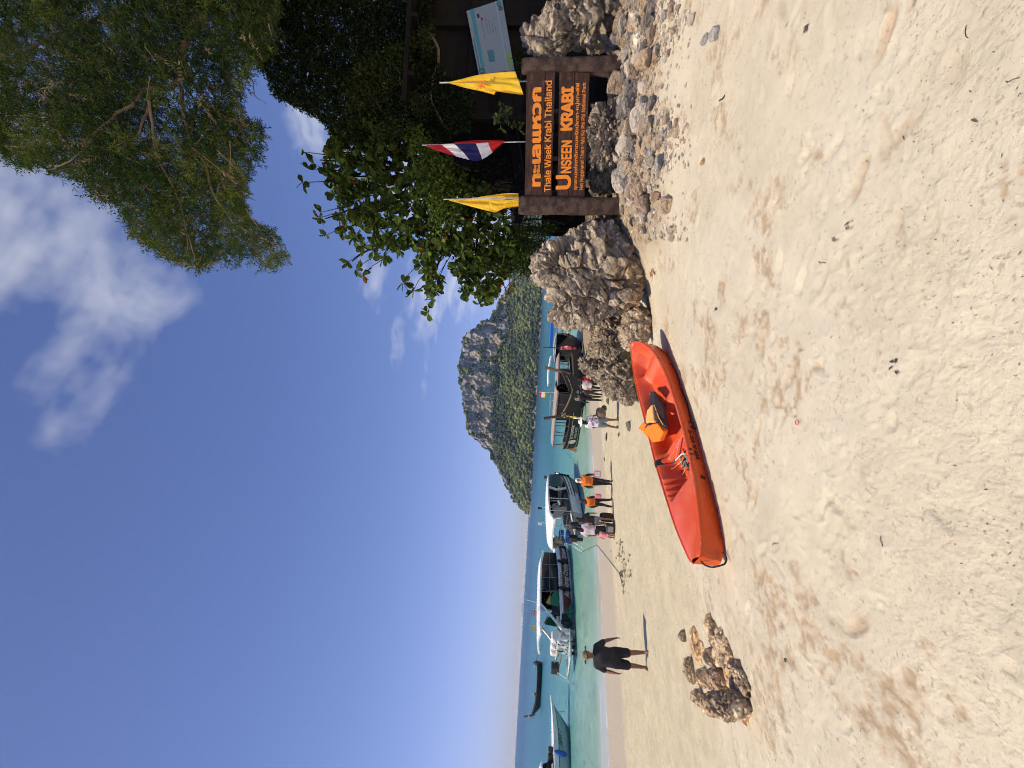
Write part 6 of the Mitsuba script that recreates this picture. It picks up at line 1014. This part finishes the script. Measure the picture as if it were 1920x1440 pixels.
# broad-leaved beach tree
def broad_leaf(L, W, bend, seed):
    t = np.linspace(0, 1, 7); w = W * np.interp(t, [0, .12, .4, .7, .88, 1], [.06, .25, .75, 1, .75, .0]); y = np.array([-1, -.5, 0, .5, 1.])
    P = np.stack([np.repeat((t * L)[:, None], 5, 1), w[:, None] * y / 2, -bend * L * (t ** 2)[:, None] + .10 * W * np.abs(y)[None] ** 1.3 + .02 * L * np.sin(t * 9 + seed)[:, None] * np.abs(y)], -1); return grid(P)
BLV = [broad_leaf(1, .52 + .05 * (i % 3), .05 + .07 * i / 6, i) for i in range(6)]
def place_leaves(P, D, N, L):
    D = D / np.linalg.norm(D, axis=1, keepdims=True); S = np.cross(N, D); S /= np.linalg.norm(S, axis=1, keepdims=True); U = np.cross(D, S); R = np.stack([D, S, U], -1)
    return R * L[:, None, None]
def broad(key, poly, ntips, depth, L, base, edge_tips=(), nleaf=12, sep=0, clump=None, var=.35, yellow=.02):
    c = np.vstack([inpoly(poly, ntips, depth, clump)] + [[at(px, py, Y)] for px, py, Y in edge_tips]); ax = rdir(len(c), (-.5, -.5, .2)); k = np.repeat(np.arange(len(c)), nleaf); n = len(k)
    d = rdir(n) ; d = d - ax[k] * (d * ax[k]).sum(1, keepdims=True) * .7 + ax[k] * .45 + V(0, 0, -.15); N = rdir(n, ax.mean(0) + V(-.4, -.3, 1.0)); Ls = lr.uniform(*L, n)
    R = place_leaves(c[k], d, N, Ls); cc = cols(n, base, var, yellow); cc = np.where((lr.random(n) < .015)[:, None], np.array([.25, .08, .015]), cc); P = c[k] + d * .02; var_ = lr.integers(0, 6, n)
    order = np.argsort(-(Ls / P[:, 1] + 10 * (P[:, 1] < depth[0] + .35 * (depth[1] - depth[0])))) ; ind = set(order[:sep].tolist()); V_, F_, C_, o = [], [], [], 0
    for i in range(n):
        b = BLV[var_[i]]; v = b.vertices @ R[i].T + P[i]
        if i in ind: part(key, 'leaf', trimesh.Trimesh(v, b.faces, process=False), 'mat_leaf', True, color=np.tile(cc[i], (len(v), 1)))
        else: V_.append(v); F_.append(b.faces + o); C_.append(np.tile(cc[i], (len(v), 1))); o += len(v)
    if V_: part(key, 'foliage', trimesh.Trimesh(np.vstack(V_), np.vstack(F_), process=False), 'mat_leaf', True, color=np.vstack(C_), kind='stuff')
    return c
tB = thing('beach_almond_tree', 'broad-leaved tree with large glossy leaves reaching left above the sign', 'tree')
PB = ZB([(300, 560), (280, 640), (260, 780), (290, 900), (330, 1010), (400, 1080), (480, 1090), (600, 1090), (640, 1020), (660, 1120), (680, 1230), (740, 1300), (750, 1200), (720, 1110), (790, 1090), (820, 1200), (870, 1290), (960, 1310), (1010, 1240), (1060, 1150), (1120, 1100), (1000, 860), (800, 700), (700, 560), (450, 540)])
tips = [(572, 285, 9.6), (580, 318, 9.6), (568, 342, 9.6), (602, 398, 9.7), (612, 440, 9.8), (600, 408, 9.6), (655, 490, 9.6), (668, 505, 9.6), (680, 515, 9.5), (756, 530, 9.6), (775, 545, 9.6), (802, 585, 9.4), (812, 560, 9.5), (870, 545, 9.6), (900, 570, 9.5), (925, 555, 9.6), (720, 480, 9.7), (650, 300, 9.5), (700, 470, 9.8)]
cB = broad(tB, PB, 860, (9.4, 12.2), (.16, .28), (.075, .115, .026), tips, 8, 190, (.7, .22, .38), .4, .02)
fk = at(930, 330, 11.8)
part(tB, 'trunk', limb([V(fk[0] + .9, 12.0, 1.2), V(fk[0] + .5, 12, 3), fk], .22, .13, 12), 'mat_darkbark', True)
for px, py, Y in [(760, 420, 11), (640, 330, 10.5), (700, 470, 10.4), (870, 500, 10.4), (800, 560, 10), (610, 410, 10), (600, 300, 10.4), (660, 490, 9.8), (900, 540, 10)]:
    e_ = at(px, py, Y); part(tB, 'branch', limb([fk, fk * .55 + e_ * .45 + V(0, 0, .3), e_], .09, .015, 7, .06), 'mat_darkbark', True)
tws = []
for i in lr.choice(len(cB), 90, replace=False):
    q = fk * .25 + cB[i] * .75; tws.append(tube([q, (q + cB[i]) / 2 + lr.normal(0, .08, 3), cB[i]], [.018, .012, .007], 4, False))
for px, py, Y in tips: e_ = at(px, py, Y); tws.append(tube([e_ * .85 + fk * .15, e_ * .93 + fk * .07 + V(0, 0, .05), e_], [.014, .01, .006], 4, False))
part(tB, 'twig', tws, 'mat_darkbark', False, kind='stuff')
# bright leafy shrub on the sunlit side, twiggy shrub behind the sign, bushes by the rocks
tC = thing('shrub', 'bright green small-leaved shrub in the sun behind the middle flag', 'shrub')
foliage(tC, 'leaves', ZB([(600, 560), (640, 760), (640, 900), (700, 1000), (800, 1010), (840, 900), (800, 760), (720, 640), (680, 560)]), 2600, (9.0, 9.7), (.08, .14), (.045, .07), (.10, .15, .028), .3, (1.0, .38, .55), tuft=7, nb=(-.5, -.5, 1))
part(tC, 'stem', [limb([at(960, 350, 10.2), at(860, 350, 9.9), at(800, 360, 9.5)], .03, .01, 6), limb([at(900, 350, 10), at(820, 400, 9.5), at(790, 420, 9.4)], .02, .008, 6)], 'mat_darkbark', True)
tE = thing('twiggy_shrub', 'bare dark twiggy shrub against the sky behind the left end of the sign', 'shrub')
E_ = inpoly([(880, 240), (880, 470), (960, 500), (1000, 470), (990, 300), (960, 250)], 420, (11, 13.5)); dE = rdir(420, (-.4, 0, .8))
part(tE, 'twig', [tube([p - d * l, p + lr.normal(0, .06, 3), p + d * l + lr.normal(0, .1, 3)], [.012, .008, .004], 4, False) for p, d, l in zip(E_, dE, lr.uniform(.2, .7, 420))], 'mat_darkbark', False, kind='stuff')
foliage(tE, 'leaves', [(830, 200), (850, 520), (960, 520), (1010, 460), (1000, 300), (960, 200)], 3800, (10.6, 13.5), (.06, .12), (.03, .06), (.02, .03, .01), .4, (.9, .42, .6), tuft=6)
bz_ = float(gz0(5.0, 13))
for px, py in ((985, 330), (985, 420)): part(tE, 'stem', limb([at(1060, py, 12.2), at(1000, py - 8, 12.2), at(920, py + 10, 12)], .04, .015, 6), 'mat_darkbark', True)
tF = thing('bush', 'green bush growing behind the top of the tall boulder', 'bush')
foliage(tF, 'leaves', [(945, 440), (958, 500), (1000, 520), (1010, 470), (1050, 425), (1030, 418), (985, 425)], 3400, (9.7, 10.8), (.05, .09), (.03, .045), (.060, .095, .022), .4, (1.6, .4, .55), tuft=7, nb=(-.5, -.5, 1))
part(tF, 'stem', [limb([at(1090, 440, 10.4), at(1040, 450, 10.3), at(980, 470, 10.2)], .03, .008, 6)], 'mat_darkbark', True)
tG = thing('bush', 'pale leafy sprig sunlit against the dark hut behind the right end of the sign', 'bush')
broad(tG, [(922, 195), (930, 240), (975, 248), (985, 205), (960, 190)], 16, (8.6, 9.2), (.09, .14), (.12, .16, .05), (), 7, 30, None, .3, 0)
part(tG, 'stem', [limb([at(1040, 222, 9.0), at(985, 220, 8.9), at(935, 215, 8.8)], .016, .006, 6)], 'mat_darkbark', True)
tH = thing('bush', 'shaded leafy undergrowth beneath the information board beside the right boulder', 'bush')
foliage(tH, 'leaves', [(965, 110), (975, 150), (1000, 155), (1010, 110), (985, 95)], 500, (8.7, 9.3), (.06, .1), (.035, .05), (.03, .045, .012), .4, None, tuft=6)
part(tH, 'stem', [limb([at(1060, 130, 9.0), at(1000, 130, 8.9), at(975, 128, 8.9)], .016, .006, 6)], 'mat_darkbark', True)
tI = thing('bush', 'yellowing leafy branch tip in front of the far hillside, above the boulder', 'bush')
broad(tI, [(930, 520), (935, 570), (965, 560), (975, 530), (955, 510)], 9, (9.7, 10.3), (.08, .13), (.16, .13, .03), (), 6, 0, None, .3, .4)
part(tI, 'stem', [limb([at(1010, 470, 10.4), at(980, 510, 10.2), at(945, 545, 10)], .02, .005, 6)], 'mat_darkbark', True)
# ---------------------------------------------------------------- what lies on the sand
dq = np.random.default_rng(404)
def bit(P, L, W, ang, C, curl=.3):
    d = np.stack([np.cos(ang), np.sin(ang), 0 * ang], 1); s = np.stack([-np.sin(ang), np.cos(ang), 0 * ang], 1); z = V(0, 0, 1); L, W = L[:, None], W[:, None]
    v = np.stack([P - d * L / 2 + z * L * curl * .3, P - s * W / 2, P + d * L / 2 + z * L * curl * .2, P + s * W / 2 + z * W * .3], 1); f = (np.array([[0, 1, 2], [0, 2, 3]])[None] + 4 * np.arange(len(P))[:, None, None]).reshape(-1, 3)
    return trimesh.Trimesh(v.reshape(-1, 3), f, process=False), np.repeat(C, 4, 0)
N = 22000; Y = .9 + 14 * dq.random(N) ** .95; X = dq.uniform(-1.05, 1.1, N) * (Y * .95 + .6)
cl = meshkit.fbm(np.c_[X * .9, Y * .9, 0 * X], 3, 51); kk = dq.random(N) < ss(.36, .62, cl) * .9 + .1; X, Y = X[kk], Y[kk]; P = np.c_[X, Y, gz(X, Y) + .003]
n = len(P); far = .75 + .10 * Y; base = np.array([[.12, .095, .07], [.20, .16, .11], [.07, .06, .05], [.28, .20, .12], [.16, .15, .13]])[dq.integers(0, 5, n)] * dq.uniform(.7, 1.3, (n, 1))
m, c = bit(P, dq.gamma(1.8, .0042, n) * far + .003, dq.uniform(.0022, .0055, n) * far, dq.uniform(0, 6.28, n), base); put('leaf_litter', m, 'mat_vc', False, color=c); labels['leaf_litter'] = {'kind': 'stuff', 'category': 'leaf litter', 'label': 'tiny dry leaf bits and twigs scattered over the sand'}
def fallen(px, py, L, W, rgb, name, label, cat, n_=1, lift=.25):
    P = hit(px, py); k = thing(name, label, cat); a = dq.uniform(0, 6.28)
    for i in range(n_):
        b = BLV[i % 6]; R = frame(P + V(.4 * L * i * math.cos(i), .4 * L * i * math.sin(i), .012), a + i * 1.3, -lift * .5, .3 * (-1) ** i, L); v = b.vertices * np.array([1, W, 1]); me = moved(trimesh.Trimesh(v, b.faces, process=False), R); c_ = np.tile(np.asarray(rgb) * dq.uniform(.8, 1.2), (len(v), 1))
        if n_ == 1: put(k, me, 'mat_vc', True, color=c_)
        else: part(k, 'leaf', me, 'mat_vc', True, color=c_)
fallen(1226, 505, .17, .6, (.42, .18, .05), 'fallen_leaf', 'curled orange dead leaf on the sand at the foot of the tall boulder', 'leaf', 4); fallen(1345, 578, .04, 1., (.05, .035, .03), 'seed_pod', 'round dark seed pod alone on the sand in front of the kayak', 'seed', 3)
fallen(1226, 232, .16, .6, (.10, .15, .03), 'fallen_leaf', 'green leaf among the stones under the sign', 'leaf'); fallen(1520, 45, .045, .8, (.10, .07, .05), 'fallen_leaf', 'dark curled dead leaf on the sand near the right edge', 'leaf', 2)
fallen(1590, 425, .03, 1., (.10, .05, .03), 'fallen_leaf', 'small reddish brown curled leaf in the middle of the sand', 'leaf', 2); fallen(1685, 682, .026, .8, (.07, .05, .04), 'fallen_leaf', 'crumpled dark leaf cluster on the sand below the kayak', 'leaf', 4); fallen(1570, 445, .025, .7, (.22, .10, .06), 'fallen_leaf', 'broken ring of red brown leaf bits in the middle of the sand', 'leaf', 4)
fallen(1183, 802, .24, .8, (.16, .17, .11), 'fallen_leaf', 'grey green leaf lying beyond the middle of the kayak', 'leaf', 2); fallen(1840, 230, .035, .4, (.16, .08, .05), 'fallen_leaf', 'thin reddish leaf on the sand toward the lower right', 'leaf'); fallen(1478, 1238, .03, .9, (.08, .06, .05), 'fallen_leaf', 'dark leaf on the sand right of the rock cluster', 'leaf', 2)
k = thing('hair_tie', 'small thin red ring lying on the sand below the kayak', 'ring'); P = hit(1496, 792); put(k, tube([P + V(.016 * math.cos(a), .016 * math.sin(a), .006) for a in np.linspace(0, 2 * PI, 17)], .0022, 5, False), 'mat_red', True)
# twigs
TW = [(1543, 492, .07, .0022, 'short bent dark twig in the middle of the sand'), (1900, 150, .05, .0012, 'thin dry twig on the sand in the lower right of the frame'), (1355, 185, .12, .006, 'short green brown stick on the sand below the bank'), (1815, 60, .05, .0012, 'thin dry twig on the sand near the right edge of the frame'), (1655, 1015, .06, .0015, 'thin dry twig on the sand at the lower left of the kayak'), (1455, 1020, .10, .002, 'thin dry twig on the sand right below the kayak stern'), (1625, 300, .05, .0015, 'thin dry twig on the sand straight below the sign'), (1700, 260, .05, .0015, 'lower of two dry twigs on the sand below the sign')]
for px, py, L, r_, lab in TW:
    P = hit(px, py); a = dq.uniform(0, 6.28); k = thing('twig', lab or 'thin dry twig lying on the open sand', 'twig', None if lab else 'dry twigs on the sand')
    put(k, tube([P + V(L * t * math.cos(a) + .12 * L * math.sin(t * 5), L * t * math.sin(a) + .1 * L * math.cos(t * 4), r_ + .004) for t in np.linspace(-.5, .5, 9)], r_, 5), 'mat_darkbark', True)
# dark rock scraps and weed on the flat beach
for px, py, L, lab in [(1141, 752, .30, 'dark stone scrap in front of the dark-clad group'), (1181, 802, .34, 'flat dark stone between the woman in the hat and the kayak'), (1138, 818, .34, 'flat dark stone left of the woman in the white hat'), (1161, 815, .2, 'thin dark stone behind the feet of the woman in the white hat'), (1134, 862, .16, 'small dark stone on the wet sand near the orange vests'), (1146, 1034, .14, 'single small dark stone at the edge of the wet sand')]:
    P = hit(px, py); m, c = stone(P, L * .8, dq, (.13, .125, .10), sink=.35, flatten=.45); put(thing('flat_stone', lab, 'stone'), m, 'mat_rock', True, color=c)
ms, cs = [], []
for px, py, sp_, n_ in [(1165, 1040, 8, 20), (1164, 1020, 5, 14), (1168, 1080, 9, 22), (1173, 1060, 16, 18), (1172, 1100, 14, 16), (1157, 1050, 3, 5), (1180, 1070, 20, 14)]:
    for i in range(n_):
        P = hit(px + dq.normal(0, 2.6), py + dq.normal(0, sp_)); v = _ico[1].vertices * (1 + dq.uniform(-.35, .35, (42, 1))) * np.array([1.4, 1, .35]) * dq.uniform(.012, .05) @ trimesh.transformations.euler_matrix(0, 0, dq.uniform(0, 6))[:3, :3] + P + V(0, 0, .008); ms.append(trimesh.Trimesh(v, _ico[1].faces, process=False)); cs.append(np.tile(np.array([.12, .115, .065]) * dq.uniform(.5, 1.7), (42, 1)))
put('seaweed', ms, 'mat_vc', True, color=np.vstack(cs)); labels['seaweed'] = {'kind': 'stuff', 'category': 'seaweed', 'label': 'drying olive seaweed and scraps strewn around the anchor on the flat beach'}
# haze over the bay
HAZE = True
if HAZE:
    scene['haze_air'] = {'type': 'homogeneous', 'albedo': {'type': 'rgb', 'value': [.93, .95, .97]}, 'sigma_t': {'type': 'rgb', 'value': [.00005, .00007, .0001]}}
    scene['haze'] = {'type': 'cube', 'to_world': T().translate([0, 15000, 95]).scale([32000, 32000, 110]), 'bsdf': {'type': 'null'}, 'interior': {'type': 'ref', 'id': 'haze_air'}}
    scene['camera']['medium'] = {'type': 'ref', 'id': 'haze_air'}; labels['haze'] = {'kind': 'stuff', 'category': 'haze', 'label': 'thin bluish sea haze over the bay'}
